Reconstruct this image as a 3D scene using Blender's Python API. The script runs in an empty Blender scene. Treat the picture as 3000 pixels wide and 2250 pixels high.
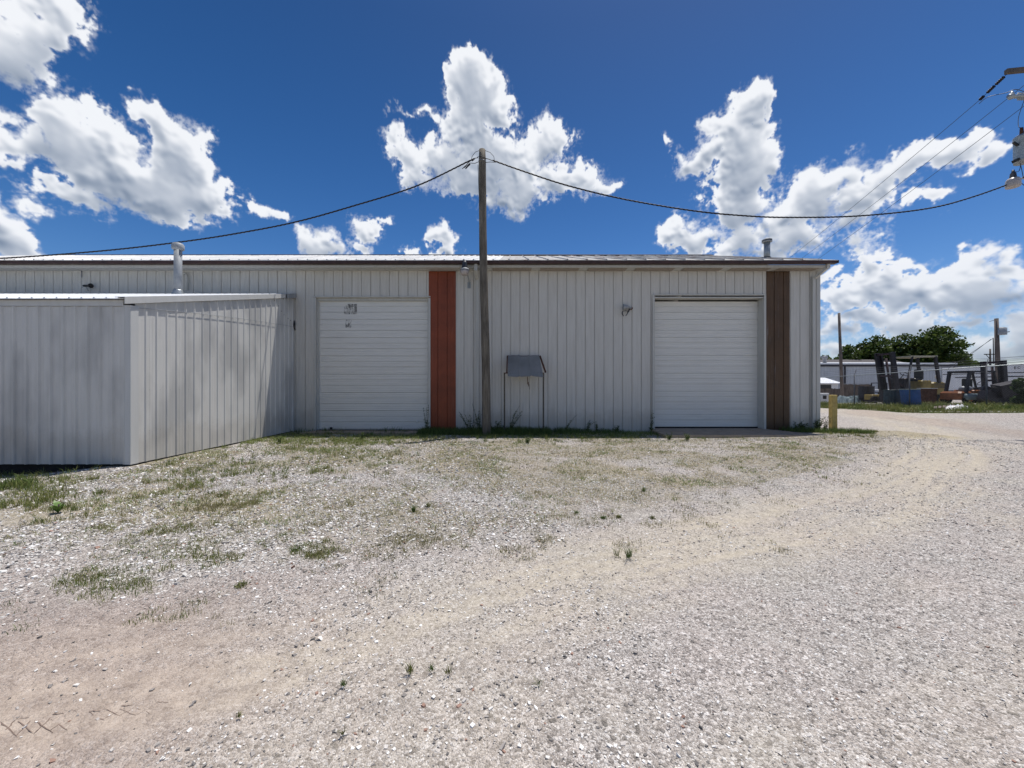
import bpy, math, random
import numpy as np
from mathutils import Vector, Matrix
random.seed(7)
RNG = np.random.default_rng(11)
scene = bpy.context.scene
col = scene.collection
R = math.radians

# ------------------------------------------------------------------ camera
F = 1130.0                       # focal length in pixels of the 3000 px wide photograph
CAMH = 1.5
cam_d = bpy.data.cameras.new("camera")
cam_d.sensor_width = 36.0
cam_d.lens = F / 3000 * 36
cam_d.clip_start = 0.05
cam_d.clip_end = 5000
cam = bpy.data.objects.new("camera", cam_d)
cam.location = (0, 0, CAMH)
cam.rotation_euler = (R(90), 0, 0)
cam_d.shift_y = -5 / 3000 * -1
col.objects.link(cam)
scene.camera = cam

# ------------------------------------------------------------------ light
SUN = Vector((0.21, 0.193, 1.0)).normalized()
SUN_EL = math.asin(SUN.z)
SUN_AZ = math.atan2(SUN.x, SUN.y)
sl = bpy.data.lights.new("sun", 'SUN')
sl.energy = 5.0
sl.angle = R(0.5)
sl.color = (1.0, 0.955, 0.89)
so = bpy.data.objects.new("sun", sl)
so.rotation_euler = SUN.to_track_quat('Z', 'Y').to_euler()
so.location = (20, 20, 60)
col.objects.link(so)
scene.view_settings.view_transform = 'Standard'
scene.view_settings.look = 'None'
scene.view_settings.exposure = 0.0
scene.view_settings.gamma = 1.0
scene.view_settings.use_curve_mapping = False
scene.render.engine = 'CYCLES'
scene.cycles.max_bounces = 6
scene.cycles.diffuse_bounces = 3
scene.cycles.glossy_bounces = 2
scene.cycles.transparent_max_bounces = 6

SKY_STRENGTH = 0.085
CLOUD_STRENGTH = 0.98

# ---------------------------------------------------------- numpy noise
def _hash(ix, iy, seed):
    n = (ix.astype(np.int64) * 374761393 + iy.astype(np.int64) * 668265263 + seed * 1442695041) & 0xffffffff
    n = ((n ^ (n >> 13)) * 1274126177) & 0xffffffff
    return n ^ (n >> 16)

def gnoise(x, y, seed, wrap=None):
    """2D gradient noise in about -0.7..0.7"""
    x0 = np.floor(x); y0 = np.floor(y)
    fx = (x - x0).astype(np.float32); fy = (y - y0).astype(np.float32)
    x0 = x0.astype(np.int64); y0 = y0.astype(np.int64)
    u = fx * fx * fx * (fx * (fx * 6 - 15) + 10); v = fy * fy * fy * (fy * (fy * 6 - 15) + 10)
    def g(dx, dy):
        xi = x0 + dx
        if wrap: xi = xi % wrap
        a = (_hash(xi, y0 + dy, seed) & 1023).astype(np.float32) * (2 * math.pi / 1024)
        return np.cos(a) * (fx - dx) + np.sin(a) * (fy - dy)
    a = g(0, 0); b = g(1, 0); c = g(0, 1); d = g(1, 1)
    return (a + (b - a) * u) * (1 - v) + (c + (d - c) * u) * v

def fbm(x, y, seed, octv=5, wrap=None, gain=0.5, billow=False):
    s = 0; amp = 1.0; f = 1
    for o in range(octv):
        n = gnoise(x * f, y * f, seed + o * 17, wrap * f if wrap else None)
        if billow: n = np.abs(n) * 2 - 0.35
        s = s + n * amp
        amp *= gain; f *= 2
    return s

def sstep(a, b, x):
    t = np.clip((x - a) / (b - a), 0, 1)
    return t * t * (3 - 2 * t)

# ---------------------------------------------------------- sky with cumulus clouds (direction map)
def build_clouds():
    W, H = 4096, 1024
    az = (np.arange(W, dtype=np.float32) + .5) / W * 2 * math.pi - math.pi
    el = (np.arange(H, dtype=np.float32) + .5) / H * (math.pi / 2)
    A, E = np.meshgrid(az, el)
    U = A / (2 * math.pi) * 64; V = E / (2 * math.pi) * 64        # isotropic noise coordinates
    wx = fbm(U * 1.5, V * 1.5, 3, 5, 96)
    wy = fbm(U * 1.5, V * 1.5, 50, 5, 96)
    bil = fbm(U * 3, V * 3, 90, 6, 192, 0.58, True)
    A2 = A + wx * 0.042; E2 = E + wy * 0.036
    K = 1.3562
    # (x, y, rx, ry, thickness) measured as directions seen from the yard
    blobs = [
     (40,110,85,62,1),(75,55,85,55,1),(125,30,60,40,.8),(105,-10,90,40,.8),(20,140,70,45,1),
     (125,265,75,80,1.1),(60,300,62,48,1),(35,345,40,22,.6),(200,320,120,90,1.2),(340,270,55,50,1),(322,235,35,35,1),(380,330,90,85,1.2),(290,395,170,70,1.3),(440,415,72,45,1),
     (150,430,100,38,.9),(340,445,110,40,1),(60,425,60,22,.5),(480,465,35,18,.6),
     (560,452,52,24,1),(605,466,38,18,.9),
     (35,505,70,52,1.1),(-20,495,70,62,1.1),(90,540,40,30,.9),
     (1018,150,44,46,1.1),(1002,190,44,50,1.1),(1050,210,50,70,1.1),(1088,245,36,38,1),(1000,255,46,60,1.1),(1020,300,62,45,1.1),
     (950,345,90,42,1),(1060,350,140,60,1.2),(1175,320,62,55,1),(1185,275,34,42,.9),(1110,400,85,55,1.1),(1230,385,90,38,1),(1300,405,50,26,.8),(885,340,48,48,.8),(905,395,42,28,.7),(1090,440,60,26,.7),(1010,395,80,36,.9),(870,290,28,16,.5),
     (935,245,24,24,.6),(908,222,22,14,.5),(870,238,30,7,.25),
     (690,515,40,34,1),(705,545,50,24,.9),(790,490,42,24,.65),(775,532,28,18,.6),(830,478,24,9,.3),(952,512,24,32,1),(962,540,26,24,.9),(892,546,22,14,.6),
     (1625,205,46,36,1.1),(1595,245,46,48,1.1),(1655,225,22,50,.9),(1570,285,52,50,1.1),(1610,320,66,70,1.2),(1665,330,26,60,.7),(1520,330,55,34,1),(1460,345,26,18,.7),(1500,355,50,30,.8),(1445,300,14,20,.5),(1590,400,86,60,1.2),(1665,370,30,40,.9),(1590,455,70,50,1),
     (1455,490,50,28,.9),(1500,515,66,32,1),(1440,512,28,20,.7),(1600,520,80,34,.9),
     (1745,430,90,42,1.1),(1690,470,75,45,1.1),(1830,375,72,42,1.1),(1770,400,80,38,1),(1880,415,90,42,1),(1950,355,60,28,.8),(1985,345,50,26,.8),(2050,330,70,38,1.1),(2110,308,44,34,1.1),(2000,430,70,24,.7),(1700,520,95,34,.9),(1820,480,80,30,.7),(1650,545,80,20,.7),(1860,520,50,20,.4),
     (1880,550,60,22,.8),(1935,562,48,14,.6),(1858,590,40,40,.8),(1850,630,56,34,.9),(1912,610,46,44,1.1),(1975,585,20,30,1),(1965,620,60,40,1.1),(2060,590,90,34,1),(2100,560,60,26,.8),(2160,590,80,40,1),(2130,640,110,44,1.1),(2020,650,110,34,1.1),(1800,625,16,16,.5),(1800,700,46,34,.8),(1880,680,80,26,1),
     (2000,700,130,22,.9),(2180,700,110,26,1),(1830,760,70,28,.8),(1940,750,110,20,.7),(2100,760,130,22,.8),(2250,730,130,40,1),(2260,620,90,60,1),(2020,800,190,24,.7),(2250,830,180,30,.7),
     (1750,600,50,20,.8),(1700,650,120,30,.9),(1500,640,90,28,.8),(1200,650,120,26,.8),(700,640,120,30,.8),(300,640,140,30,.9),(1400,720,200,30,.8),(900,740,200,30,.8),
    ]
    Fd = np.full(A.shape, -1.0, np.float32)
    for (qx, qy, rx, ry, th) in blobs:
        x = (qx * K - 1500) / F; y = (1130 - qy * K) / F
        a0 = math.atan2(x, 1); e0 = math.atan2(y, math.hypot(x, 1))
        rx2 = rx * K / F / (1 + x * x) * 1.02; ry2 = ry * K / F / math.sqrt(1 + x * x) / (1 + y * y / (1 + x * x)) * 1.02
        i0 = max(0, int((a0 - 2.2 * rx2 - .08 + math.pi) / (2 * math.pi) * W)); i1 = min(W, int((a0 + 2.2 * rx2 + .08 + math.pi) / (2 * math.pi) * W))
        j0 = max(0, int((e0 - 2.2 * ry2 - .08) / (math.pi / 2) * H)); j1 = min(H, int((e0 + 2.2 * ry2 + .08) / (math.pi / 2) * H))
        if i1 <= i0 or j1 <= j0: continue
        da = (A2[j0:j1, i0:i1] - a0) / rx2; de = (E2[j0:j1, i0:i1] - e0) / ry2
        f = (1 - np.sqrt(da * da + de * de)) * th
        f = np.where(f > 0, f, f * 1.0)
        cur = Fd[j0:j1, i0:i1]
        k = 0.22
        h = np.clip(.5 + .5 * (f - cur) / k, 0, 1)
        Fd[j0:j1, i0:i1] = cur * (1 - h) + f * h + k * h * (1 - h) * .6
    # the rest of the sky (behind and far to the sides): scattered fair-weather clouds
    big = fbm(U * .45, V * .9, 200, 5, None)
    side = sstep(R(60), R(75), np.abs(A))
    Fs = big * 2.2 - 0.35 - sstep(R(38), R(60), E) * 1.5
    Fd = np.maximum(Fd, Fs * side - (1 - side))
    fine = fbm(U * 12, V * 12, 300, 4, 768, .6)
    D0 = Fd - .05 + bil * 0.24 + fine * 0.10 + wx * .14
    ragged = sstep(-.1, .35, fbm(U * .8, V * .8, 350, 3))            # some edges crisp, some torn
    alpha = sstep(-.02, 0.14 + .38 * ragged, D0)
    wisp = sstep(-0.30, 0.40, D0 + fine * .35 + wy * .3) * 0.5 * sstep(-0.3, .1, Fd)
    alpha = np.clip(np.maximum(alpha, wisp), 0, 1)
    def blur(a, n):
        for ax in (0, 1):
            for _ in range(2):
                p = np.pad(a, [(n, n), (0, 0)] if ax == 0 else [(0, 0), (n, n)], mode='edge')
                c = np.cumsum(p, axis=ax, dtype=np.float64); z = np.zeros_like(c[:1] if ax == 0 else c[:, :1])
                c = np.concatenate([z, c], ax)
                m = 2 * n + 1
                a = ((c[m:] - c[:-m]) if ax == 0 else (c[:, m:] - c[:, :-m])) / m
                a = a.astype(np.float32)
        return a
    thick = np.clip(D0, 0, 1.6)
    # optical depth above each direction (sun stands high): recurrence from the zenith down
    S = np.zeros_like(thick); acc = np.zeros(W, np.float32); dec = 0.962
    for j in range(H - 1, -1, -1):
        acc = acc * dec + thick[j] * (1 - dec)
        S[j] = acc
    S = blur(S, 3)
    light = np.exp(-S * 2.15)
    # puffs at three sizes, each lit from above
    relief = 0
    for (f, g0, seed, sm) in ((2.2, 1.0, 930, 5), (5, .8, 940, 2), (11, .45, 950, 1)):
        hh = blur(fbm(U * f + wx * .8, V * f + wy * .8, seed, 2, None, .5, True), sm)
        gy = np.zeros_like(hh); gx = np.zeros_like(hh)
        gy[1:-1] = hh[2:] - hh[:-2]; gx[:, 1:-1] = hh[:, 2:] - hh[:, :-2]
        relief = relief + np.clip((-gy - gx * .4) * g0 * 22 / f, -.5, .5)
    edge = blur(np.clip(D0 * 2.2, 0, 1), 7)
    ey = np.zeros_like(edge); ey[1:-1] = edge[2:] - edge[:-2]
    rim = np.clip(-ey * 9, -.5, .5)
    patchy = sstep(-.25, .3, fbm(U * 1.3 + 7, V * 1.3, 970, 3))
    amp = (.25 + .75 * patchy) * (.30 + .7 * light)
    thin = 1 - sstep(.0, .40, D0)
    L = 0.44 + 0.70 * light + relief * .46 * amp + rim * .30 + thin * .30 * (1-sstep(.2,.5,S)*.5)
    L = np.clip(L, 0.30, 1.0)
    L = blur(L, 1)
    low = 1 - sstep(R(0), R(16), E)
    L = L * (1 - low * .12)
    alpha = alpha * (0.97 - low * .10)
    Lg = (L - .30) / .70
    img = np.ones((H, W, 4), np.float32)
    img[..., 0] = 0.46 + 0.51 * Lg
    img[..., 1] = 0.52 + 0.46 * Lg
    img[..., 2] = 0.61 + 0.39 * Lg
    img[..., 0:3] = img[..., 0:3]
    im = bpy.data.images.new("cloud_colour", W, H, alpha=False, float_buffer=False)
    im.colorspace_settings.name = 'Non-Color'
    im.pixels.foreach_set(img.ravel())
    im.update(); im.pack()
    img[..., 0] = alpha; img[..., 1] = alpha; img[..., 2] = alpha
    im2 = bpy.data.images.new("cloud_cover", W, H, alpha=False, float_buffer=False)
    im2.colorspace_settings.name = 'Non-Color'
    im2.pixels.foreach_set(img.ravel())
    im2.update(); im2.pack()
    return im, im2

def build_world():
    w = bpy.data.worlds.new("World"); scene.world = w; w.use_nodes = True
    nt = w.node_tree; nt.nodes.clear(); N = nt.nodes.new; L = nt.links.new
    out = N('ShaderNodeOutputWorld')
    sky = N('ShaderNodeTexSky'); sky.sky_type = 'NISHITA'; sky.sun_disc = False
    sky.sun_elevation = SUN_EL; sky.sun_rotation = SUN_AZ
    sky.altitude = 300; sky.air_density = 1.0; sky.dust_density = 0.7; sky.ozone_density = 4.0
    bg = N('ShaderNodeBackground'); bg.inputs['Strength'].default_value = SKY_STRENGTH
    hsv = N('ShaderNodeHueSaturation'); hsv.inputs['Saturation'].default_value = 1.32
    tn = N('ShaderNodeMix'); tn.data_type = 'RGBA'; tn.blend_type = 'MULTIPLY'; tn.inputs[0].default_value = 1.0
    tn.inputs[7].default_value = (.93, .885, .985, 1)
    L(sky.outputs[0], hsv.inputs['Color']); L(hsv.outputs[0], tn.inputs[6])
    tc0 = N('ShaderNodeTexCoord'); sp0 = N('ShaderNodeSeparateXYZ'); L(tc0.outputs['Generated'], sp0.inputs[0])
    mr = N('ShaderNodeMapRange'); mr.inputs[1].default_value = .18; mr.inputs[2].default_value = .68; mr.inputs[3].default_value = 1.30; mr.inputs[4].default_value = .84
    L(sp0.outputs[2], mr.inputs[0])
    t2_ = N('ShaderNodeVectorMath'); t2_.operation = 'SCALE'; L(tn.outputs[2], t2_.inputs[0]); L(mr.outputs[0], t2_.inputs['Scale']); L(t2_.outputs[0], bg.inputs['Color'])
    tc = N('ShaderNodeTexCoord'); sp = N('ShaderNodeSeparateXYZ'); L(tc.outputs['Generated'], sp.inputs[0])
    def m(op, a, b=None):
        n = N('ShaderNodeMath'); n.operation = op
        for i, v in enumerate((a, b)):
            if v is None: continue
            if isinstance(v, (int, float)): n.inputs[i].default_value = v
            else: L(v, n.inputs[i])
        return n.outputs[0]
    az = m('ARCTAN2', sp.outputs[0], sp.outputs[1])
    u = m('ADD', m('MULTIPLY', az, 1 / (2 * math.pi)), .5)
    el = m('ARCSINE', sp.outputs[2])
    v = m('MULTIPLY', m('MAXIMUM', el, 0.001), 2 / math.pi)
    cb = N('ShaderNodeCombineXYZ'); L(u, cb.inputs[0]); L(v, cb.inputs[1])
    im, im2 = build_clouds()
    t1 = N('ShaderNodeTexImage'); t1.image = im; t1.extension = 'EXTEND'; L(cb.outputs[0], t1.inputs[0])
    t2 = N('ShaderNodeTexImage'); t2.image = im2; t2.extension = 'EXTEND'; L(cb.outputs[0], t2.inputs[0])
    bg2 = N('ShaderNodeBackground'); bg2.inputs['Strength'].default_value = CLOUD_STRENGTH
    gm = N('ShaderNodeGamma'); gm.inputs[1].default_value = 2.0
    L(t1.outputs[0], gm.inputs[0]); L(gm.outputs[0], bg2.inputs['Color'])
    mx = N('ShaderNodeMixShader'); L(t2.outputs[0], mx.inputs[0]); L(bg.outputs[0], mx.inputs[1]); L(bg2.outputs[0], mx.inputs[2])
    L(mx.outputs[0], out.inputs[0])
    w.cycles.sampling_method = 'MANUAL'; w.cycles.sample_map_resolution = 1024
build_world()

# ================================================================== helpers
def tag(o, label=None, cat=None, group=None, kind=None):
    if label: o['label'] = label
    if cat: o['category'] = cat
    if group: o['group'] = group
    if kind: o['kind'] = kind
    return o

def thing(name, loc, label, cat, group=None):
    o = bpy.data.objects.new(name, None); o.location = loc; o.empty_display_size = .2
    col.objects.link(o)
    return tag(o, label, cat, group)

def wpos(parent):
    v = Vector((0, 0, 0)); p = parent
    while p is not None:
        v += p.location; p = p.parent
    return v

class MB:
    """collects shapes in world coordinates and links them as one mesh object"""
    def __init__(s): s.v = []; s.f = []; s.sm = []
    def add(s, vs, fs, smooth=False):
        b = len(s.v); s.v += [tuple(p) for p in vs]; s.f += [tuple(i + b for i in f) for f in fs]; s.sm += [smooth] * len(fs); return s
    def box(s, x0, x1, y0, y1, z0, z1):
        vs = [(x0,y0,z0),(x1,y0,z0),(x1,y1,z0),(x0,y1,z0),(x0,y0,z1),(x1,y0,z1),(x1,y1,z1),(x0,y1,z1)]
        return s.add(vs, [(0,3,2,1),(4,5,6,7),(0,1,5,4),(1,2,6,5),(2,3,7,6),(3,0,4,7)])
    def bevbox(s, x0, x1, y0, y1, z0, z1, b=.03):
        """box with chamfered vertical and top edges"""
        def ring(z, i):
            return [(x0+b+i,y0+i,z),(x1-b-i,y0+i,z),(x1-i,y0+b+i,z),(x1-i,y1-b-i,z),(x1-b-i,y1-i,z),(x0+b+i,y1-i,z),(x0+i,y1-b-i,z),(x0+i,y0+b+i,z)]
        vs = ring(z0, 0) + ring(z1 - b, 0) + ring(z1, b * .8)
        fs = [tuple(range(7, -1, -1)), tuple(range(16, 24))]
        for k in (0, 8):
            for i in range(8): j = (i + 1) % 8; fs.append((k+i, k+j, k+8+j, k+8+i))
        return s.add(vs, fs)
    def obox(s, c, ax, ay, az):
        c = Vector(c); ax = Vector(ax); ay = Vector(ay); az = Vector(az); vs = []
        for k in (-1, 1):
            for (i, j) in ((-1,-1),(1,-1),(1,1),(-1,1)): vs.append(c + ax*i + ay*j + az*k)
        return s.add(vs, [(0,3,2,1),(4,5,6,7),(0,1,5,4),(1,2,6,5),(2,3,7,6),(3,0,4,7)])
    def bar(s, p, q, w, h=None, up=(0,0,1)):
        p = Vector(p); q = Vector(q); d = (q - p); u = Vector(up)
        if abs(d.normalized().dot(u)) > .98: u = Vector((0,1,0))
        a = d.cross(u).normalized(); b = a.cross(d).normalized(); h = h or w
        return s.obox((p+q)/2, d/2, a*w/2, b*h/2)
    def tube(s, pts, r, n=8, cap=True, smooth=True):
        pts = [Vector(p) for p in pts]; m = len(pts)
        rs = r if isinstance(r, (list, tuple)) else [r]*m
        vs = []; prev = None
        for i, p in enumerate(pts):
            d = (pts[min(i+1,m-1)] - pts[max(i-1,0)]).normalized()
            if prev is None:
                u = Vector((0,0,1)) if abs(d.z) < .9 else Vector((1,0,0))
                a = d.cross(u).normalized()
            else:
                a = (prev - d * prev.dot(d)).normalized()
            prev = a; b = d.cross(a)
            for k in range(n):
                t = 2*math.pi*k/n; vs.append(p + (a*math.cos(t) + b*math.sin(t))*rs[i])
        fs = []
        for i in range(m-1):
            for k in range(n):
                k2 = (k+1) % n; fs.append((i*n+k, i*n+k2, (i+1)*n+k2, (i+1)*n+k))
        s.add(vs, fs, smooth)
        if cap:
            b0 = len(s.v) - m*n
            s.f.append(tuple(b0+k for k in range(n-1,-1,-1))); s.f.append(tuple(b0+(m-1)*n+k for k in range(n))); s.sm += [False, False]
        return s
    def lathe(s, c, prof, n=16, axis='z', smooth=True):
        """prof: (r, h) pairs along the axis from centre c"""
        vs = []
        for (r, h) in prof:
            for k in range(n):
                t = 2*math.pi*k/n; a, b = r*math.cos(t), r*math.sin(t)
                if axis == 'z': vs.append((c[0]+a, c[1]+b, c[2]+h))
                elif axis == 'y': vs.append((c[0]+b, c[1]+h, c[2]+a))
                else: vs.append((c[0]+h, c[1]+a, c[2]+b))
        fs = []
        for i in range(len(prof)-1):
            for k in range(n):
                k2 = (k+1) % n; fs.append((i*n+k, i*n+k2, (i+1)*n+k2, (i+1)*n+k))
        s.add(vs, fs, smooth)
        b0 = len(s.v) - len(vs); m = len(prof)
        if prof[0][0] > 1e-4: s.f.append(tuple(b0+k for k in range(n-1,-1,-1))); s.sm.append(False)
        if prof[-1][0] > 1e-4: s.f.append(tuple(b0+(m-1)*n+k for k in range(n))); s.sm.append(False)
        return s
    def prism(s, poly, y0, y1, axis='y'):
        """polygon (a, b) extruded: axis y -> (x, z) profile; axis x -> (y, z) profile"""
        n = len(poly); vs = []
        for t in (y0, y1):
            for (a, b) in poly: vs.append((a, t, b) if axis == 'y' else (t, a, b) if axis == 'x' else (a, b, t))
        fs = [tuple(range(n)), tuple(range(2*n-1, n-1, -1))]
        for i in range(n): j = (i+1) % n; fs.append((i, i+n, j+n, j))
        return s.add(vs, fs)
    def build(s, name, mat, parent=None, bevel=0):
        o0 = wpos(parent) if parent is not None else Vector((0,0,0))
        me = bpy.data.meshes.new(name)
        me.from_pydata([(v[0]-o0.x, v[1]-o0.y, v[2]-o0.z) for v in s.v], [], s.f)
        me.polygons.foreach_set('use_smooth', s.sm)
        me.materials.append(mat); me.update()
        o = bpy.data.objects.new(name, me); col.objects.link(o)
        if parent is not None: o.parent = parent
        if bevel:
            b = o.modifiers.new('bevel', 'BEVEL'); b.width = bevel; b.segments = 2; b.limit_method = 'ANGLE'
        return o

def PX(px, py, z):
    """point at depth z (metres along +Y) seen at photo pixel px, py"""
    return Vector(((px-1500)/F*z, z, CAMH + (1130-py)/F*z))

# ------------------------------------------------------------------ materials
class NT:
    def __init__(s, name):
        s.m = bpy.data.materials.new(name); s.m.use_nodes = True; s.t = s.m.node_tree
        s.b = s.t.nodes['Principled BSDF']; s.L = s.t.links.new
    def n(s, ty, **kw):
        n = s.t.nodes.new(ty)
        for k, v in kw.items():
            if k.startswith('i_'): n.inputs[k[2:].replace('_', ' ')].default_value = v
            else: setattr(n, k, v)
        return n
    def coord(s, scale=(1,1,1), kind='Object'):
        tc = s.n('ShaderNodeTexCoord'); mp = s.n('ShaderNodeMapping'); mp.inputs['Scale'].default_value = scale
        s.L(tc.outputs[kind], mp.inputs[0]); return mp.outputs[0]
    def noise(s, vec, scale, detail=4, rough=.55):
        n = s.n('ShaderNodeTexNoise'); n.inputs['Scale'].default_value = scale; n.inputs['Detail'].default_value = detail; n.inputs['Roughness'].default_value = rough
        s.L(vec, n.inputs['Vector']); return n.outputs['Fac']
    def ramp(s, fac, stops):
        r = s.n('ShaderNodeValToRGB'); e = r.color_ramp.elements
        while len(e) < len(stops): e.new(.5)
        for i, (p, c) in enumerate(stops):
            e[i].position = p; e[i].color = (c, c, c, 1) if isinstance(c, (int, float)) else (*c, 1)
        s.L(fac, r.inputs[0]); return r.outputs[0]
    def mix(s, fac, a, b, mode='MIX'):
        m = s.n('ShaderNodeMix', data_type='RGBA', blend_type=mode)
        for i, v in ((0, fac), (6, a), (7, b)):
            if isinstance(v, (int, float)): m.inputs[i].default_value = v if i == 0 else (v, v, v, 1)
            elif isinstance(v, tuple): m.inputs[i].default_value = (*v, 1)
            else: s.L(v, m.inputs[i])
        return m.outputs[2]
    def math(s, op, a, b=0.0):
        m = s.n('ShaderNodeMath', operation=op)
        for i, v in enumerate((a, b)):
            if isinstance(v, (int, float)): m.inputs[i].default_value = v
            else: s.L(v, m.inputs[i])
        return m.outputs[0]
    def base(s, c):
        if isinstance(c, tuple): s.b.inputs['Base Color'].default_value = (*c, 1)
        else: s.L(c, s.b.inputs['Base Color'])
    def bump(s, h, strength=.3, dist=.01):
        b = s.n('ShaderNodeBump'); b.inputs['Strength'].default_value = strength; b.inputs['Distance'].default_value = dist
        s.L(h, b.inputs['Height']); s.L(b.outputs[0], s.b.inputs['Normal'])
    def set(s, rough=.6, metal=0, spec=.4):
        s.b.inputs['Roughness'].default_value = rough; s.b.inputs['Metallic'].default_value = metal
        s.b.inputs['Specular IOR Level'].default_value = spec; return s.m

def simple(name, c, rough=.6, metal=0, var=.25, scale=3, spec=.4, bump=0):
    t = NT(name); v = t.coord()
    n = t.noise(v, scale, 6, .65)
    lo = tuple(x*(1-var) for x in c); hi = tuple(min(1, x*(1+var)) for x in c)
    t.base(t.ramp(n, [(.3, lo), (.7, hi)]))
    if bump: t.bump(t.noise(v, scale*12, 5), bump, .01)
    return t.set(rough, metal, spec)

def painted_wall(name, c, dirt=(.30,.27,.22), streak=.5, blot=.0, low=.5, dents=.35):
    """painted sheet metal with rain streaks, mildew blotches and soil splashed up from the ground"""
    t = NT(name)
    v1 = t.coord((3.0, 3.0, .25), 'Generated' if False else 'Object')
    st = t.ramp(t.noise(v1, 3.2, 6, .7), [(.42, 0.0), (.72, 1.0)])
    v2 = t.coord((1, 1, 1)); fine = t.noise(v2, 40, 4, .7)
    c2 = t.mix(t.math('MULTIPLY', st, streak * .5), c, dirt)
    c2 = t.mix(t.math('MULTIPLY', t.ramp(fine, [(.35, 0.0), (.75, 1.0)]), .12), c2, tuple(x * .6 for x in c))
    if blot:
        vb = t.coord((1.1, 1.1, .55))
        bl = t.ramp(t.noise(vb, 1.15, 3, .5), [(.46, 0.0), (.64, 1.0)])
        c2 = t.mix(t.math('MULTIPLY', bl, blot), c2, (.25, .255, .26))
    geo = t.n('ShaderNodeNewGeometry'); sp = t.n('ShaderNodeSeparateXYZ'); t.L(geo.outputs['Position'], sp.inputs[0])
    zz = t.math('ADD', sp.outputs[2], t.math('MULTIPLY', t.noise(v2, 2.5, 5, .7), -.9))
    spl = t.ramp(zz, [(0.0, 1.0), (.32, 0.0)])
    c2 = t.mix(t.math('MULTIPLY', spl, low * .6), c2, (.25, .20, .14))
    t.base(c2)
    vd = t.coord((1, 1, .4)); t.bump(t.math('ADD', t.noise(vd, 1.6, 2, .4), t.math('MULTIPLY', fine, .02)), dents, .03)
    return t.set(.55, 0, .35)

M = {}
M['white_wall'] = painted_wall('white_wall', (.595, .58, .54), streak=.6, low=.4)
M['white_shed'] = painted_wall('white_shed', (.64, .635, .61), streak=.35, blot=.42, low=.35)
M['white_trim'] = painted_wall('white_trim', (.53, .53, .50), streak=.7, low=.0)
M['shed_trim'] = painted_wall('shed_trim', (.58, .585, .575), streak=.3, low=.0)
M['brown_trim'] = simple('brown_trim', (.055, .026, .022), .45, 0, .35, 6)
M['dark_trim'] = simple('dark_trim', (.035, .035, .045), .6, 0, .3, 6)
M['vent_tan'] = simple('vent_tan', (.34, .29, .24), .7, 0, .2, 20)
M['concrete'] = simple('concrete', (.36, .29, .22), .9, 0, .2, 5, .2, .3)
M['skirt'] = simple('skirt', (.03, .028, .027), .95, 0, .4, 6, .1, .5)
M['galv'] = simple('galvanized_steel', (.33, .36, .38), .42, .55, .22, 9)
M['galv_light'] = simple('galvanized_light', (.29, .31, .33), .6, .1, .18, 9)
M['galv_dull'] = simple('galvanized_dull', (.22, .23, .25), .55, .35, .3, 14)
M['chain'] = simple('chain_link_steel', (.10, .105, .12), .7, .1, .2, 14)
M['cable'] = simple('black_cable', (.012, .012, .016), .6, 0, .2, 10)
M['thin_wire'] = simple('bare_wire', (.06, .07, .09), .5, .4, .2, 10)
M['black'] = simple('black_plastic', (.012, .012, .014), .45, 0, .3, 8)
M['black_steel'] = simple('black_steel', (.018, .016, .022), .55, .1, .6, 5)
M['rubber'] = simple('rubber', (.014, .014, .015), .85, 0, .4, 12, .2)
M['rust'] = simple('rust', (.10, .045, .03), .9, 0, .5, 12, .2, .3)
M['rust_grey'] = simple('rusty_angle_iron', (.085, .075, .06), .8, 0, .4, 8)
M['purple_steel'] = simple('primed_steel', (.045, .025, .032), .7, 0, .4, 8)
M['yellow'] = simple('faded_yellow_paint', (.23, .165, .035), .5, 0, .35, 4)
M['orange'] = simple('faded_orange_paint', (.24, .085, .03), .5, 0, .4, 4)
M['cream'] = simple('cream_paint', (.42, .38, .27), .5, 0, .2, 5)
M['blue'] = simple('blue_plastic', (.01, .085, .29), .5, 0, .25, 3)
M['teal'] = simple('dark_teal_plastic', (.012, .04, .06), .5, 0, .35, 3)
M['tarp'] = simple('blue_grey_tarp', (.13, .18, .20), .6, 0, .3, 4)
M['white_plastic'] = simple('white_plastic', (.75, .75, .75), .4, 0, .15, 8)
M['far_wall'] = simple('pale_blue_siding', (.42, .45, .49), .6, 0, .08, 1)
M['far_roof'] = simple('grey_roof', (.075, .07, .075), .8, 0, .2, 2)
M['trailer_white'] = simple('trailer_white', (.72, .73, .74), .5, 0, .1, 1)
M['lens'] = simple('frosted_lens', (.42, .38, .36), .35, 0, .12, 12, .5)
M['lamp_cap'] = simple('lamp_housing', (.045, .05, .062), .5, .2, .3, 12)
M['post_wood'] = simple('treated_post', (.46, .35, .13), .8, 0, .25, 9, .2, .2)

def wood(name, a, b, rough=.85, s=(14, 14, .9)):
    t = NT(name); v = t.coord(s); n = t.noise(v, 2.2, 8, .7)
    v2 = t.coord((1, 1, .35)); n2 = t.noise(v2, 3, 4, .6)
    c = t.ramp(n, [(.3, a), (.52, tuple((x+y)/2 for x, y in zip(a, b))), (.72, b)])
    c = t.mix(t.ramp(n2, [(.45, 0.0), (.7, .6)]), c, tuple(x*.35 for x in a))
    t.base(c); t.bump(n, .7, .02); return t.set(rough, 0, .2)
M['pole_wood'] = wood('pole_wood', (.085, .073, .058), (.27, .24, .195))
M['pole_grey'] = wood('pole_grey', (.10, .085, .075), (.22, .18, .16))
M['fence_wood'] = wood('fence_wood', (.075, .06, .05), (.19, .15, .125), s=(5, 5, .6))
M['bark'] = wood('bark', (.03, .022, .015), (.09, .07, .05), s=(5, 5, .6))

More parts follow.
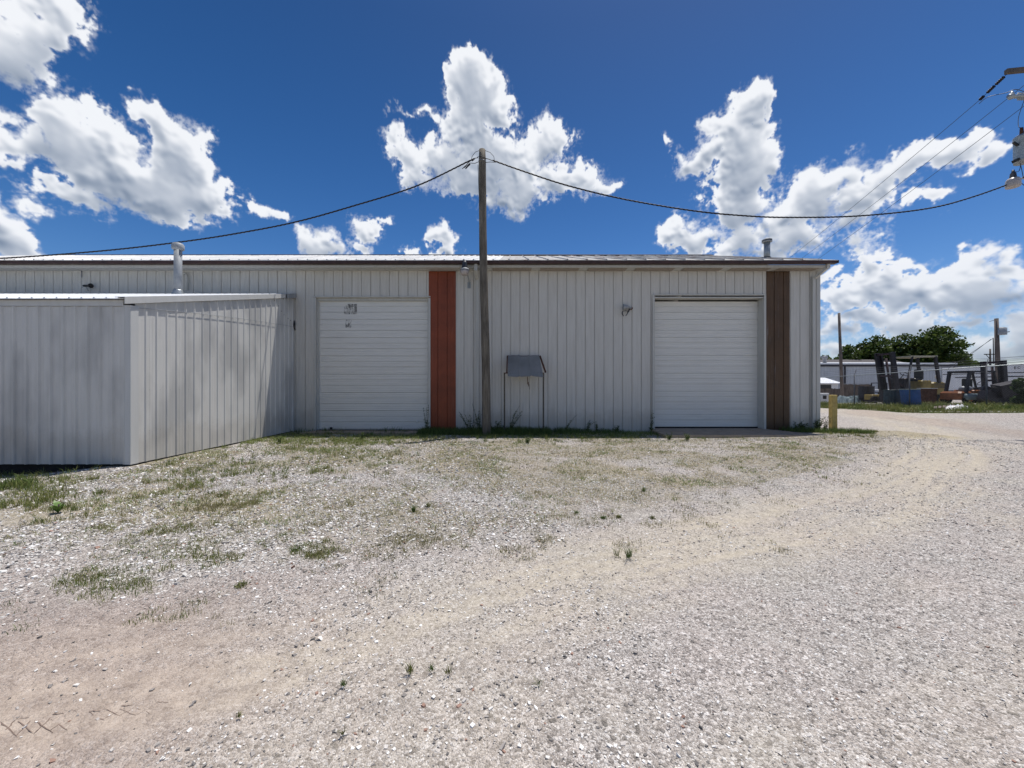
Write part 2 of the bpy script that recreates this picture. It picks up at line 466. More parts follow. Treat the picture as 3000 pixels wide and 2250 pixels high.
def panel_paint(name, c, worn, wamt):
    """painted sheet strip with vertical worn scratches"""
    t = NT(name); v = t.coord((1, 1, 1))
    vs = t.coord((16, 16, .45)); scr = t.ramp(t.noise(vs, 1.6, 7, .75), [(.56, 0.0), (.68, 1.0)])
    zone = t.ramp(t.noise(t.coord((1.5, 1.5, .5)), 1.3, 2, .5), [(.48, 0.0), (.62, 1.0)])
    n = t.noise(v, 1.2, 4, .6)
    c2 = t.ramp(n, [(.3, tuple(x*.75 for x in c)), (.7, tuple(x*1.25 for x in c))])
    c2 = t.mix(t.math('MULTIPLY', t.math('MULTIPLY', scr, zone), wamt), c2, worn)
    t.base(c2); t.bump(t.noise(v, 1.3, 2), .3, .03); return t.set(.5, 0, .4)
M['red_panel'] = panel_paint('red_panel', (.215, .046, .015), (.42, .26, .2), .5)
M['brown_panel'] = panel_paint('brown_panel', (.088, .048, .022), (.32, .31, .32), .75)

def roof_mat(name, a, b, rustc, amt):
    t = NT(name); v = t.coord((1, .35, .35)); n = t.noise(v, 2.4, 6, .7); v3 = t.coord((6, .5, .5)); n3 = t.noise(v3, 2, 5, .7)
    c = t.ramp(n, [(.35, a), (.65, b)])
    c = t.mix(t.math('MULTIPLY', t.ramp(n3, [(.5, 0.0), (.62, 1.0)]), amt), c, rustc)
    t.base(c); t.bump(n, .3, .02); return t.set(.45, .1, .5)
M['roof_white'] = roof_mat('roof_white_metal', (.66, .66, .64), (.80, .80, .78), (.42, .36, .32), .35)
M['roof_worn'] = roof_mat('roof_worn_metal', (.30, .30, .28), (.52, .51, .48), (.20, .13, .10), .8)
M['roof_shed'] = roof_mat('roof_shed_metal', (.70, .72, .75), (.80, .82, .84), (.5, .5, .5), .2)
M['awning'] = panel_paint('weathered_awning_sheet', (.215, .215, .205), (.05, .045, .04), .8)

def door_mat():
    """cream-white pan door; two ghost marks of torn-off stickers sit on the left door"""
    t = NT('door_paint'); v = t.coord((1, 1, 1))
    st = t.ramp(t.noise(t.coord((.6, .6, 5)), 2.5, 6, .7), [(.4, 0.0), (.75, 1.0)])
    c = t.mix(t.math('MULTIPLY', st, .22), (.70, .69, .65), (.38, .35, .30))
    fine = t.noise(v, 35, 4, .7)
    c = t.mix(t.math('MULTIPLY', t.ramp(fine, [(.55, 0.0), (.8, 1.0)]), .18), c, (.35, .33, .3))
    t.base(c); t.bump(t.noise(t.coord((1, 1, 1)), 1.4, 2), .25, .03); return t.set(.5, 0, .4)
M['door'] = door_mat()
def scuff_mat():
    t = NT('sticker_residue'); v = t.coord()
    n = t.noise(v, 16, 6, .8)
    t.base(t.ramp(n, [(.36, (.08, .08, .08)), (.55, (.22, .22, .21))]))
    vb = t.n('ShaderNodeTexBrick'); t.L(t.coord(), vb.inputs['Vector']); n2 = t.noise(t.coord((1, 1, .5)), 9, 6, .8)
    al = t.ramp(t.math('ADD', n2, t.math('MULTIPLY', t.noise(v, 45, 3, .7), .35)), [(.62, 0.0), (.74, .75)]); t.L(al, t.b.inputs['Alpha']); return t.set(.7)
M['scuff'] = scuff_mat()

def attr_mat(name, attr, rough=.7, trans=0, spec=.3):
    t = NT(name); a = t.n('ShaderNodeAttribute'); a.attribute_name = attr; t.L(a.outputs['Color'], t.b.inputs['Base Color'])
    if trans:
        tr = t.n('ShaderNodeBsdfTranslucent'); t.L(a.outputs['Color'], tr.inputs['Color'])
        mx = t.n('ShaderNodeMixShader'); mx.inputs[0].default_value = trans
        t.L(t.b.outputs[0], mx.inputs[1]); t.L(tr.outputs[0], mx.inputs[2])
        t.L(mx.outputs[0], t.t.nodes['Material Output'].inputs['Surface'])
    return t.set(rough, 0, spec)
M['leaf'] = attr_mat('leaves', 'tint', .6, .3)
M['grass'] = attr_mat('grass_blades', 'tint', .6, .3)
M['stone'] = attr_mat('gravel_stones', 'tint', .85, 0, .2)

# ================================================================== terrain
CTRL = [(21.3,24,.14),(21.75,21.1,.27),(23.5,19.1,.46),(24.2,18.26,.55),(27,15.6,.7),(19.2,23.3,.06),(20.2,19,.07),(21.9,16.5,.19),(18,17,.03),(16,20,0),(14,14,0),(17,13,.02),(16,10,0),
        (18,6,0),(25,24,.28),(26,26,.25),(24,22,.30),(30,28,.2),(28,20,.5),(26,18,.6),(35,30,.2),(20,30,.05),(18,26,0),(40,40,0),(50,50,0),(10,30,0),(45,33,.2),(22,10,.1),(30,12,.5),(35,20,.5)]
def ground_h(x, y):
    x = np.asarray(x, float); y = np.asarray(y, float)
    num = np.zeros_like(x); den = np.full_like(x, 1e-3)
    for (cx, cy, h) in CTRL:
        s = 1.5 if cx < 27 and cy < 27 else 4.5
        w = np.exp(-((x-cx)**2 + (y-cy)**2) / (2*s*s)); num += w*h; den += w
    g = num/den
    g = g - 0.17 * sstep(7.2, 9.3, -x) * sstep(5.6, 7.1, y) * (1 - sstep(11.5, 12.5, y)) * (x < -7)
    return g
def gh(x, y): return float(ground_h(np.array([x]), np.array([y]))[0])
def G(px, py):
    """ground point seen at photo pixel (flat yard)"""
    z = CAMH*F/(py-1130); return ((px-1500)/F*z, z)

TRACK = [G(814,1953),G(1220,1817),G(1695,1668),G(2305,1560),G(2644,1424),(9.0,8.0),(12.2,11.2),(15.5,15.0),(18.2,19.5),(17.5,26),(14,34)]
TRACK = [(-6,1.4),(-3,1.6)] + TRACK
TRACK2 = [(-5,.3),(-2,.5),(.3,.9),(2.5,1.6),(5.2,2.9),(8.2,5.0),(11.2,8.2),(14.6,12.4),(18,16.5),(20,20)]
def poly_dist(x, y, pl):
    d = np.full(x.shape, 1e9)
    for (a, b) in zip(pl[:-1], pl[1:]):
        ax, ay = a; bx, by = b; dx, dy = bx-ax, by-ay
        t = np.clip(((x-ax)*dx + (y-ay)*dy)/(dx*dx+dy*dy), 0, 1)
        d = np.minimum(d, np.hypot(x-ax-t*dx, y-ay-t*dy))
    return d
def masks(x, y):
    n1 = fbm(x*.55, y*.55, 401, 5); n2 = fbm(x*1.7, y*1.7, 421, 4); n3 = fbm(x*.25+9, y*.25, 431, 3)
    d = poly_dist(x, y, TRACK); d2 = poly_dist(x, y, TRACK2)
    w = .42 + .055*np.clip(y, 0, 30)
    tan = (1 - sstep(w*.35, w*1.5, d + n1*.35)) * .95
    tan = tan*np.clip(.80 + .9*fbm(d*5.5 + 3, y*.5, 441, 3), .3, 1.1)
    tan = np.maximum(tan, (1 - sstep(w*.3, w*1.3, d2 + n1*.5))*.6*np.clip(.6 + 1.3*fbm(d2*6, y*.5, 451, 3), 0, 1))
    tan = np.maximum(tan, sstep(.08, .45, n3 + n1*.5 + n2*.2)*.45*(1-sstep(5, 9, y)))
    pink = (1 - sstep(.8, 2.8, np.hypot((x+2.7)*.9, (y-1.55)*1.5) + n1*1.2))*.95
    pink = np.maximum(pink, (1 - sstep(.25, 1.3, poly_dist(x, y, [(21,24),(19,20.5),(17.2,17.6),(15.9,13),(15.2,10.5)]) + n1*.7))*.75)
    # vegetation / dry grass tint between the wall and the driveway
    side = sstep(.5, 1.6, d)*(1-sstep(13, 14.2, x + 0*y))
    up = sstep(2.4, 5.5, y + x*.05)*(1-sstep(12.5, 13.5, y))
    inner = ((x < 3) | (y > 5.5 + (x-3)*.55)).astype(float)
    veg = side*up*inner*sstep(-.35, .45, n1 + n2*.6 + .22)
    veg = np.maximum(veg, sstep(10.6, 11.5, y + n1*.5)*(1-sstep(12.8, 13, y))*(x < 13)*.9)
    # grassy bank by the chain link fence and beyond
    fe = poly_dist(x, y, [(19.0,40),(19.2,23.5),(20.2,19.1),(21.9,16.6),(25.5,13.0),(34,8)])
    right = ((x - 19.2) > np.where(y > 19, 0, (19-y)*.75)) & (y > 5)
    bank = np.where(right, sstep(-.1, .35, fe + n2*.25)*(1 - sstep(3.4, 5.2, fe + n1*1.2)), 0)
    lot = ((x > 14) & (x < 75) & (y < 62)).astype(float)
    far = sstep(34, 40, y)*(1 - lot)
    farl = sstep(30, 36, np.hypot(x*.8, y-5))*(1 - lot)
    return tan*(1-bank), veg, pink, np.maximum(np.maximum(bank, far), farl)

def build_ground():
    def axis(parts):
        o = []
        for (a, b, s) in parts: o += list(np.arange(a, b, s))
        return np.array(o + [parts[-1][1]])
    xs = axis([(-1500,-300,150),(-300,-60,30),(-60,-18,3),(-18,-9,.25),(-9,12,.07),(12,27,.15),(27,60,1.5),(60,300,30),(300,1500,150)])
    ys = axis([(-1500,-300,150),(-300,-40,30),(-40,-6,3),(-6,.6,.3),(.6,13,.07),(13,30,.18),(30,60,1.5),(60,300,30),(300,2500,200)])
    X, Y = np.meshgrid(xs, ys)
    tan, veg, pink, grs = masks(X, Y)
    Z = ground_h(X, Y)
    near = (np.abs(X) < 30) & (Y > -6) & (Y < 30)
    Z = Z + np.where(near, fbm(X*.8, Y*.8, 500, 4)*.018 + fbm(X*6, Y*6, 520, 3)*.006, 0)
    Z = Z - np.where(near, tan*.02, 0)
    ny, nx = X.shape
    V = np.stack([X, Y, Z], -1).reshape(-1, 3).astype(np.float32)
    idx = np.arange(ny*nx).reshape(ny, nx)
    Fq = np.stack([idx[:-1,:-1], idx[:-1,1:], idx[1:,1:], idx[1:,:-1]], -1).reshape(-1, 4)
    me = mesh_np("ground", V, Fq, True)
    a = me.color_attributes.new("mask", 'FLOAT_COLOR', 'POINT')
    c = np.stack([tan, veg, pink, np.ones_like(tan)], -1).astype(np.float32)
    a.data.foreach_set('color', c.ravel())
    a = me.attributes.new("grassy", 'FLOAT', 'POINT'); a.data.foreach_set('value', grs.astype(np.float32).ravel())
    me.materials.append(ground_mat())
    o = bpy.data.objects.new("gravel_ground", me); col.objects.link(o)
    tag(o, "pale gravel yard and driveway with tan wheel tracks", None, None, 'structure')

def mesh_np(name, V, Fq, smooth=False):
    me = bpy.data.meshes.new(name); n = len(Fq); k = Fq.shape[1]
    me.vertices.add(len(V)); me.vertices.foreach_set('co', V.astype(np.float32).ravel())
    me.loops.add(n*k); me.loops.foreach_set('vertex_index', Fq.astype(np.int32).ravel())
    me.polygons.add(n); me.polygons.foreach_set('loop_start', (np.arange(n)*k).astype(np.int32))
    me.polygons.foreach_set('loop_total', np.full(n, k, np.int32))
    me.polygons.foreach_set('use_smooth', np.full(n, smooth))
    me.update(calc_edges=True); return me

def ground_mat():
    t = NT('gravel_ground'); geo = t.n('ShaderNodeNewGeometry'); P = geo.outputs['Position']
    at = t.n('ShaderNodeAttribute'); at.attribute_name = 'mask'; sp = t.n('ShaderNodeSeparateColor'); t.L(at.outputs['Color'], sp.inputs[0])
    tan, veg, pink = sp.outputs
    ag = t.n('ShaderNodeAttribute'); ag.attribute_name = 'grassy'; grs = ag.outputs['Fac']
    def vor(scale, feat='F1'):
        n = t.n('ShaderNodeTexVoronoi', feature=feat); n.inputs['Scale'].default_value = scale; t.L(P, n.inputs['Vector']); return n
    v1 = vor(125); v2 = vor(58); v3 = vor(230)
    def cellramp(v, stops):
        s = t.n('ShaderNodeSeparateColor'); t.L(v.outputs['Color'], s.inputs[0]); return t.ramp(s.outputs[0], stops), s.outputs[1], s.outputs[2]
    pal = [(0, (.08, .078, .076)), (.14, (.21, .19, .178)), (.38, (.38, .348, .32)), (.66, (.54, .50, .462)), (.86, (.74, .71, .675)), (1, (.90, .88, .85))]
    c1, r1, _ = cellramp(v1, pal); c2, r2, _ = cellramp(v2, pal); c3, _, _ = cellramp(v3, pal)
    n1 = t.noise(P, 1.1, 6, .6); n2 = t.noise(P, 9, 5, .65); n3 = t.noise(P, 55, 4, .7)
    big = t.math('GREATER_THAN', r2, .62)
    g = t.mix(.35, c1, c3); g = t.mix(t.math('MULTIPLY', big, .7), g, c2)
    # cool / pink drift
    g = t.mix(t.ramp(n1, [(.35, 0.0), (.65, .35)]), g, t.mix(1.0, g, (1.08, .97, .96), 'MULTIPLY'))
    g = t.mix(.5, g, t.mix(1.0, g, t.ramp(n2, [(.25, .68), (.75, 1.3)]), 'MULTIPLY'))
    dirt = t.ramp(t.math('ADD', t.math('MULTIPLY', n3, .5), t.math('MULTIPLY', n2, .5)), [(.3, (.25, .215, .165)), (.5, (.42, .37, .285)), (.7, (.56, .51, .41))])
    tanf = t.math('MULTIPLY', tan, t.ramp(n2, [(.2, .55), (.6, 1.0)]))
    g = t.mix(t.math('MULTIPLY', tanf, .78), g, dirt)
    pk = t.ramp(n2, [(.3, (.25, .185, .155)), (.7, (.47, .375, .32))])
    g = t.mix(t.math('MULTIPLY', pink, .6), g, pk)
    # dry thatch and seedlings between the stones
    th = t.ramp(t.noise(P, 22, 6, .78), [(.44, 0.0), (.56, 1.0)])
    thc = t.ramp(t.noise(P, 15, 4, .7), [(.35, (.115, .115, .045)), (.6, (.27, .23, .135))])
    g = t.mix(t.math('MULTIPLY', t.math('MULTIPLY', veg, th), .78), g, thc)
    g = t.mix(t.math('MULTIPLY', veg, .5), g, t.mix(1.0, g, (.90, .85, .68), 'MULTIPLY'))
    gc = t.ramp(t.noise(P, 5, 6, .75), [(.3, (.035, .055, .012)), (.55, (.075, .10, .025)), (.75, (.15, .13, .06))])
    g = t.mix(grs, g, gc)
    t.base(g)
    h = t.math('ADD', t.math('MULTIPLY', v1.outputs['Distance'], -1.0), t.math('MULTIPLY', t.math('MULTIPLY', v2.outputs['Distance'], -1.6), big))
    h = t.math('ADD', h, t.math('MULTIPLY', n3, .35))
    h = t.math('MULTIPLY', h, t.math('SUBTRACT', 1.0, t.math('MULTIPLY', tan, .65)))
    t.bump(h, .9, .012)
    return t.set(.92, 0, .15)
build_ground()

def build_stones():
    rows = []
    def batch(n, x0, x1, y0, y1, smin, smax):
        x = RNG.uniform(x0, x1, n); y = RNG.uniform(y0, y1, n)
        keep = np.abs(x) < y*1.42 + .6
        s = RNG.uniform(smin, smax, n) * (0.7 + RNG.random(n)**3)
        rows.append(np.stack([x, y, s], -1)[keep])
    batch(62000, -5.5, 5.5, 1.0, 3.4, .003, .0068)
    batch(76000, -9, 9, 3.4, 6.5, .005, .0105)
    batch(56000, -11, 13, 6.5, 11.8, .008, .015)
    n_fine = sum(len(r) for r in rows)
    batch(34000, -7, 2.2, 2.7, 6.6, .0055, .0108)
    Rw = np.concatenate(rows)
    pale = np.arange(len(Rw)) >= n_fine
    x, y, s = Rw.T
    tan, veg, pink, grs = masks(x, y)
    dens = fbm(x*1.2, y*1.2, 610, 4)
    keep = RNG.random(len(x)) < np.clip(.80 - .62*tan - .60*pink + dens*.8, .07, 1)*(grs < .5)
    edge_ = fbm(x*.7, y*.7, 650, 4)*1.2
    keep &= ~pale | ((y - 2.9 + edge_*.8 > .32*(x + 3)*(x > -3)) & (x < 1.2 + edge_ + (y - 4)*.5))
    inshed = (x < -7.0) & (y > 7.1); keep &= ~inshed & (y < 12.3)
    x, y, s, pale = x[keep], y[keep], s[keep], pale[keep]
    # coarser pale stones left and in the middle, finer to the right
    s = s*np.where(x + (y-4)*.2 < .5, 1.35, .9)
    n = len(x); z = ground_h(x, y) + fbm(x*.8, y*.8, 500, 4)*.018 + fbm(x*6, y*6, 520, 3)*.006 - masks(x, y)[0]*.02
    base = np.array([(-1,-1,-1),(1,-1,-1),(1,1,-1),(-1,1,-1),(-1,-1,1),(1,-1,1),(1,1,1),(-1,1,1)], float)*.62
    V = base[None]*RNG.uniform(.55, 1.15, (n, 8, 1)) + RNG.normal(0, .13, (n, 8, 3))
    V[:, :, 0] *= RNG.uniform(.9, 1.6, (n, 1)); V[:, :, 2] *= RNG.uniform(.4, .8, (n, 1))
    a = RNG.uniform(0, 6.283, (n, 1)); ca, sa = np.cos(a), np.sin(a)
    vx = V[:,:,0]*ca - V[:,:,1]*sa; vy = V[:,:,0]*sa + V[:,:,1]*ca
    t = RNG.normal(0, .3, (n, 1)); vz = V[:,:,2] + vx*t
    V = np.stack([vx, vy, vz], -1)*s[:, None, None]
    V[:,:,0] += x[:,None]; V[:,:,1] += y[:,None]; V[:,:,2] += (z + s*.12)[:,None]
    fb = np.array([(0,3,2,1),(4,5,6,7),(0,1,5,4),(1,2,6,5),(2,3,7,6),(3,0,4,7)])
    Fq = (fb[None] + (np.arange(n)*8)[:,None,None]).reshape(-1, 4)
    me = mesh_np('gravel', V.reshape(-1, 3), Fq)
    pal = np.array([(.15,.142,.138),(.24,.222,.21),(.34,.315,.295),(.44,.41,.385),(.53,.50,.47),(.66,.64,.61),(.80,.79,.77),(.30,.19,.15)])
    pi = RNG.choice(8, n, p=[.09,.14,.17,.17,.15,.14,.115,.025])
    pi = np.where(pale & (pi < 4), pi + 3, pi)
    c = pal[pi]*RNG.uniform(.88, 1.12, (n, 1))*np.where(pale, .84, 1)[:, None]
    c = np.concatenate([c, np.ones((n, 1))], 1)
    at = me.color_attributes.new('tint', 'FLOAT_COLOR', 'POINT')
    at.data.foreach_set('color', np.repeat(c, 8, 0).astype(np.float32).ravel())
    me.materials.append(M['stone'])
    o = bpy.data.objects.new('gravel', me); col.objects.link(o)
    tag(o, 'loose pale and grey gravel stones scattered over the yard', 'gravel', None, 'stuff')
build_stones()

# ------------------------------------------------------------------ blades
class Blades:
    def __init__(s): s.rows = []
    def add(s, x, y, h, w, lean, c, z=None):
        """arrays: one curved blade each"""
        n = len(x); a = RNG.uniform(0, 6.283, n); ca, sa = np.cos(a), np.sin(a)
        b = RNG.uniform(0, 6.283, n); lx, ly = np.cos(b)*lean*h, np.sin(b)*lean*h
        z = (ground_h(x, y) if z is None else z) - .005
        P = np.zeros((n, 5, 3))
        for k, (t, ww) in enumerate(((0, 1), (0, -1), (.5, .8), (.5, -.8), (1, 0))):
            P[:, k, 0] = x + ca*w*ww*.5 + lx*t*t; P[:, k, 1] = y + sa*w*ww*.5 + ly*t*t; P[:, k, 2] = z + h*t*(1 - .25*t*lean)
        s.rows.append((P, c))
    def build(s, name, mat, parent=None):
        P = np.concatenate([r[0] for r in s.rows]); C = np.concatenate([r[1] for r in s.rows]); n = len(P)
        o0 = wpos(parent) if parent is not None else Vector((0,0,0))
        P = P - np.array([o0.x, o0.y, o0.z])
        fb = np.array([(0,1,3),(0,3,2),(2,3,4)])
        Fq = (fb[None] + (np.arange(n)*5)[:,None,None]).reshape(-1, 3)
        me = mesh_np(name, P.reshape(-1, 3), Fq)
        C = np.concatenate([C, np.ones((n, 1))], 1)
        at = me.color_attributes.new('tint', 'FLOAT_COLOR', 'POINT'); at.data.foreach_set('color', np.repeat(C, 5, 0).astype(np.float32).ravel())
        me.materials.append(mat); o = bpy.data.objects.new(name, me); col.objects.link(o)
        if parent is not None: o.parent = parent
        return o
GREEN = np.array((.14, .20, .05)); OLIVE = np.array((.25, .24, .085)); DRY = np.array((.36, .32, .19)); DARKG = np.array((.045, .08, .018)); LIME = np.array((.17, .24, .06))
def tint(n, a, b, k=None):
    k = RNG.random((n, 1)) if k is None else k
    return (a*(1-k) + b*k)*RNG.uniform(.7, 1.3, (n, 1))

def build_grass():
    B = Blades()
    def patch(px0, px1, py0, py1, n, h, a, b, w=.005, clump=1.0, lean=.6, tuft=7):
        # points spread over the ground quadrilateral, gathered into tufts
        nt_ = max(1, n//tuft)
        x0, y1 = G(px0, py0); y0 = G(px0, py1)[1]
        nt_ = max(1, int(nt_*1.0)); mx_ = (px1-px0)*.3; my_ = (y1-y0)*.3
        ys = RNG.uniform(y0-my_, y1+my_, nt_*3); ys = np.minimum(ys, 12.4); pxs = RNG.uniform(px0-mx_, px1+mx_, nt_*3); xs = (pxs-1500)/F*ys
        cx, cy = (px0+px1)/2, (py0+py1)/2
        pys = 1130 + CAMH*F/ys
        e = np.hypot((pxs-cx)/((px1-px0)/2), (pys-cy)/((py1-py0)/2))
        nz = fbm(xs*2.2, ys*2.2, 701, 4)
        k = (nz*clump*1.3 + .30 - e*.62 + fbm(xs*9, ys*9, 731, 2)*.9 > RNG.uniform(-.25, .55, len(xs))); xs, ys = xs[k][:nt_], ys[k][:nt_]
        m = len(xs)
        if m == 0: return
        X = np.repeat(xs, tuft) + RNG.normal(0, .022, m*tuft); Y = np.repeat(ys, tuft) + RNG.normal(0, .022, m*tuft)
        H = np.repeat(RNG.uniform(.5, 1.35, m), tuft)*RNG.uniform(.4, 1.15, m*tuft)*h
        B.add(X, Y, H, np.full(m*tuft, w)*RNG.uniform(.6, 1.4, m*tuft), RNG.uniform(.2, 1.2, m*tuft)*lean, tint(m*tuft, a, b, np.repeat(RNG.random((m, 1)), tuft, 0)))
    # lawn-like strip before the left door and patches in the gravel
    patch(740,1180,1272,1312,9000,.10,GREEN,OLIVE,.008)
    patch(700,1250,1275,1300,5000,.10,LIME,DRY,.008)
    patch(880,1190,1300,1395,4200,.11,GREEN,OLIVE,.007)
    patch(560,860,1320,1420,4600,.11,GREEN,OLIVE,.007)
    patch(430,640,1350,1450,2600,.11,GREEN,OLIVE,.006)
    patch(420,900,1420,1500,3000,.07,OLIVE,DRY,.006)
    patch(0,230,1385,1500,5200,.13,GREEN,OLIVE,.006)
    patch(0,120,1400,1440,2200,.12,GREEN,DARKG,.006)
    patch(300,660,1540,1680,6000,.055,OLIVE,GREEN,.004)
    patch(200,520,1640,1780,3800,.05,OLIVE,GREEN,.0035)
    patch(780,1010,1570,1630,2600,.055,OLIVE,GREEN,.004)
    patch(1000,1200,1650,1740,500,.05,OLIVE,DARKG,.0035)
    patch(0,80,1760,1830,900,.05,GREEN,DARKG,.0035)
    patch(150,620,1440,1560,2200,.05,OLIVE,DRY,.004)
    patch(0,700,1480,1760,2600,.045,OLIVE,DRY,.0035)
    # low growth spread over the whole pad, thinning towards the driveway
    n = 42000; x = RNG.uniform(-9.5, 7.5, n); y = 3.6 + (11.6-3.6)*RNG.random(n)
    tn_, vg, pk_, _ = masks(x, y); dn = fbm(x*1.3, y*1.3, 901, 4) + .5*fbm(x*5, y*5, 905, 3)
    lim = .20 + .30*sstep(2, -5, x) if False else .24 + .26*(1 - sstep(-5, 2, x))
    k = (vg*(lim + dn*1.5) > RNG.random(n)) & ((x > -7.05) | (y < 7.0)); xs, ys, dd = x[k], y[k], dn[k]
    t_ = 5; m = len(xs); X = np.repeat(xs, t_) + RNG.normal(0, .02, m*t_); Y = np.repeat(ys, t_) + RNG.normal(0, .02, m*t_)
    kc = np.repeat(np.clip(RNG.random(m)*.8 + .4 - dd*.9, 0, 1)[:, None], t_, 0)
    B.add(X, Y, np.repeat(RNG.uniform(.5, 1.4, m), t_)*RNG.uniform(.4, 1.1, m*t_)*.058, RNG.uniform(.003, .007, m*t_), RNG.uniform(.3, 1.2, m*t_), tint(m*t_, np.array((.125, .225, .045)), np.array((.34, .32, .14)), kc))
    # sparse dry grass over the middle
    for (a,b,c,d,n,h) in ((560,2200,1300,1380,22000,.06),(600,2150,1370,1470,26000,.05),(600,1950,1460,1600,26000,.04),(1200,2600,1290,1345,12000,.055),(850,1500,1560,1650,7000,.035),(100,900,1440,1650,14000,.04)):
        patch(a,b,c,d,n,h,DRY*.75,OLIVE,.0042,.9,.7,4)
    patch(2180,2400,1350,1400,1700,.07,LIME,OLIVE,.005)
    patch(1180,2060,1266,1300,9500,.11,GREEN,OLIVE,.008,.8)
    patch(1180,2000,1268,1285,5000,.13,LIME,DARKG,.008,.8)
    patch(2040,2440,1285,1305,1800,.06,OLIVE,DRY,.006)
    patch(2400,2560,1262,1290,3200,.10,GREEN,OLIVE,.008)
    patch(2480,2600,1262,1310,1500,.06,DRY,OLIVE,.006)
    for (xa, xb, ya, yb, n, h, thr) in ((-7.0, -2.5, 9.9, 12.0, 15000, .095, -.05), (-2.6, 5.2, 11.0, 12.3, 12000, .10, .0), (-7.0, -3.0, 8.2, 10.2, 6000, .08, .12)):
        x = RNG.uniform(xa, xb, n); y = RNG.uniform(ya, yb, n); dn = fbm(x*.9, y*1.4, 951, 4) + .35*fbm(x*5, y*5, 955, 2)
        k = (dn - thr > RNG.uniform(-.25, .3, n)) & ((y > 10.6) | (x > -7.0)); x, y = x[k], y[k]; n = len(x)
        B.add(x, y, h*RNG.uniform(.3, 1.4, n), RNG.uniform(.004, .009, n), RNG.uniform(.2, 1.1, n), tint(n, np.array((.12, .20, .04)), np.array((.27, .28, .09))))
    # dark growth hugging the foot of the wall
    n = 15000; x = RNG.uniform(-7.0, 4.6, n); y = 12.55 - RNG.random(n)**1.5*.75
    bx = fbm(x*.9, y*.1, 777, 4); k = (bx > RNG.uniform(-.5, .35, n)) & ~((x < -2.9) & (RNG.random(n) > .12)); x, y, bx = x[k], y[k], bx[k]; n = len(x)
    B.add(x, y, (.10 + .14*np.clip(bx+.3, 0, 1))*RNG.uniform(.4, 1.5, n), np.full(n, .009), RNG.uniform(.1, .7, n), tint(n, DARKG, GREEN))
    n = 6000; x = RNG.uniform(-2.9, 1.2, n); y = 12.5 - RNG.random(n)*.95
    B.add(x, y, RNG.uniform(.08, .28, n), np.full(n, .009), RNG.uniform(.1, .7, n), tint(n, DARKG, GREEN))
    n = 2600; x = RNG.uniform(8.6, 11.2, n); y = 12.5 - RNG.random(n)*.7
    B.add(x, y, RNG.uniform(.05, .22, n), np.full(n, .009), RNG.uniform(.1, .7, n), tint(n, DARKG, GREEN))
    # grassy bank by the fence
    n = 60000; x = RNG.uniform(18.8, 33, n); y = RNG.uniform(13.5, 34, n)
    g = masks(x, y)[3]; k = (g > RNG.uniform(.2, .9, n)) & (np.abs(x)/y < 1.5); x, y = x[k], y[k]; n = len(x)
    hh = .12 + .16*sstep(-.2, .4, fbm(x*.7, y*.7, 801, 3))
    B.add(x, y, hh*RNG.uniform(.5, 1.5, n), np.full(n, .022), RNG.uniform(.2, .9, n), tint(n, GREEN*.8, OLIVE, np.clip(fbm(x*1.1, y*1.1, 811, 3)[:,None]+.45, 0, 1)))
    o = B.build('grass', M['grass'])
    tag(o, 'green and dry grass growing in the gravel and along walls and fence', 'grass', None, 'stuff')
build_grass()

# ================================================================== main building
WY = 12.6; SEAM0 = -.348; PITCH = .3048
def ribbed_front(mb, x0, x1, z0, z1, y=WY, s0=SEAM0, pitch=PITCH, depth=.018, gw=.0095, mid=.004):
    """sheet with a recessed seam every pitch and shallow ridges between; extruded in z"""
    prof = [(x0, 0)]
    k = math.ceil((x0 - s0)/pitch - 1)
    while s0 + k*pitch < x1 + pitch:
        s = s0 + k*pitch
        for (dx, dy) in ((-gw-.012, 0), (-gw, -.006), (-gw*.55, depth), (gw*.55, depth), (gw, -.006), (gw+.012, 0), (.095, 0), (.101, -mid), (.107, 0), (.195, 0), (.201, -mid), (.207, 0)):
            xx = s + dx
            if x0 + .002 < xx < x1 - .002: prof.append((xx, dy))
        k += 1
    prof.append((x1, 0))
    vs = []; 
    for (x, d) in prof: vs += [(x, y+d, z0), (x, y+d, z1)]
    fs = [(2*i, 2*i+2, 2*i+3, 2*i+1) for i in range(len(prof)-1)]
    mb.add(vs, fs)
    b = len(prof)
    return mb
def screws(mb, x0, x1, zs, y=WY, s0=SEAM0, pitch=PITCH):
    k = math.ceil((x0 - s0)/pitch)
    while s0 + k*pitch < x1:
        s = s0 + k*pitch + .028
        for z in zs: mb.box(s-.007, s+.007, y-.009, y-.0005, z-.007, z+.007)
        k += 1

XL, XR = -23.0, 10.05
BB = thing('metal_building', (0, WY, 0), 'long white ribbed metal warehouse with brown eave trim and two overhead doors', 'building')
w = MB(); ZT = 5.27
ribbed_front(w, XL, -6.44, .0, ZT); ribbed_front(w, -6.44, -2.72, 4.37, ZT)
ribbed_front(w, -1.815, 4.58, .0, ZT); ribbed_front(w, 4.58, 8.26, 4.44, ZT); ribbed_front(w, 8.26, 8.30, .0, ZT); ribbed_front(w, 9.07, XR, .0, ZT)
screws(w, -1.8, 4.5, (.55, 1.35, 2.25, 3.15, 4.0, 4.9)); screws(w, 9.1, XR, (.55, 1.35, 2.25, 3.15, 4.0, 4.9)); screws(w, 4.6, 8.2, (4.9,)); screws(w, XL, -6.5, (.6, 2.2, 4.9))
YB = WY + 14.2; RY = 19.6; RZ = 8.02
w.add([(XR, WY, -.05), (XR, YB, -.05), (XR, YB, 5.3), (XR, RY, RZ-.1), (XR, WY, 5.3)], [(0,1,2,3,4)])
w.add([(XL, WY, -.05), (XL, YB, -.05), (XL, YB, 5.3), (XL, RY, RZ-.1), (XL, WY, 5.3)], [(4,3,2,1,0)])
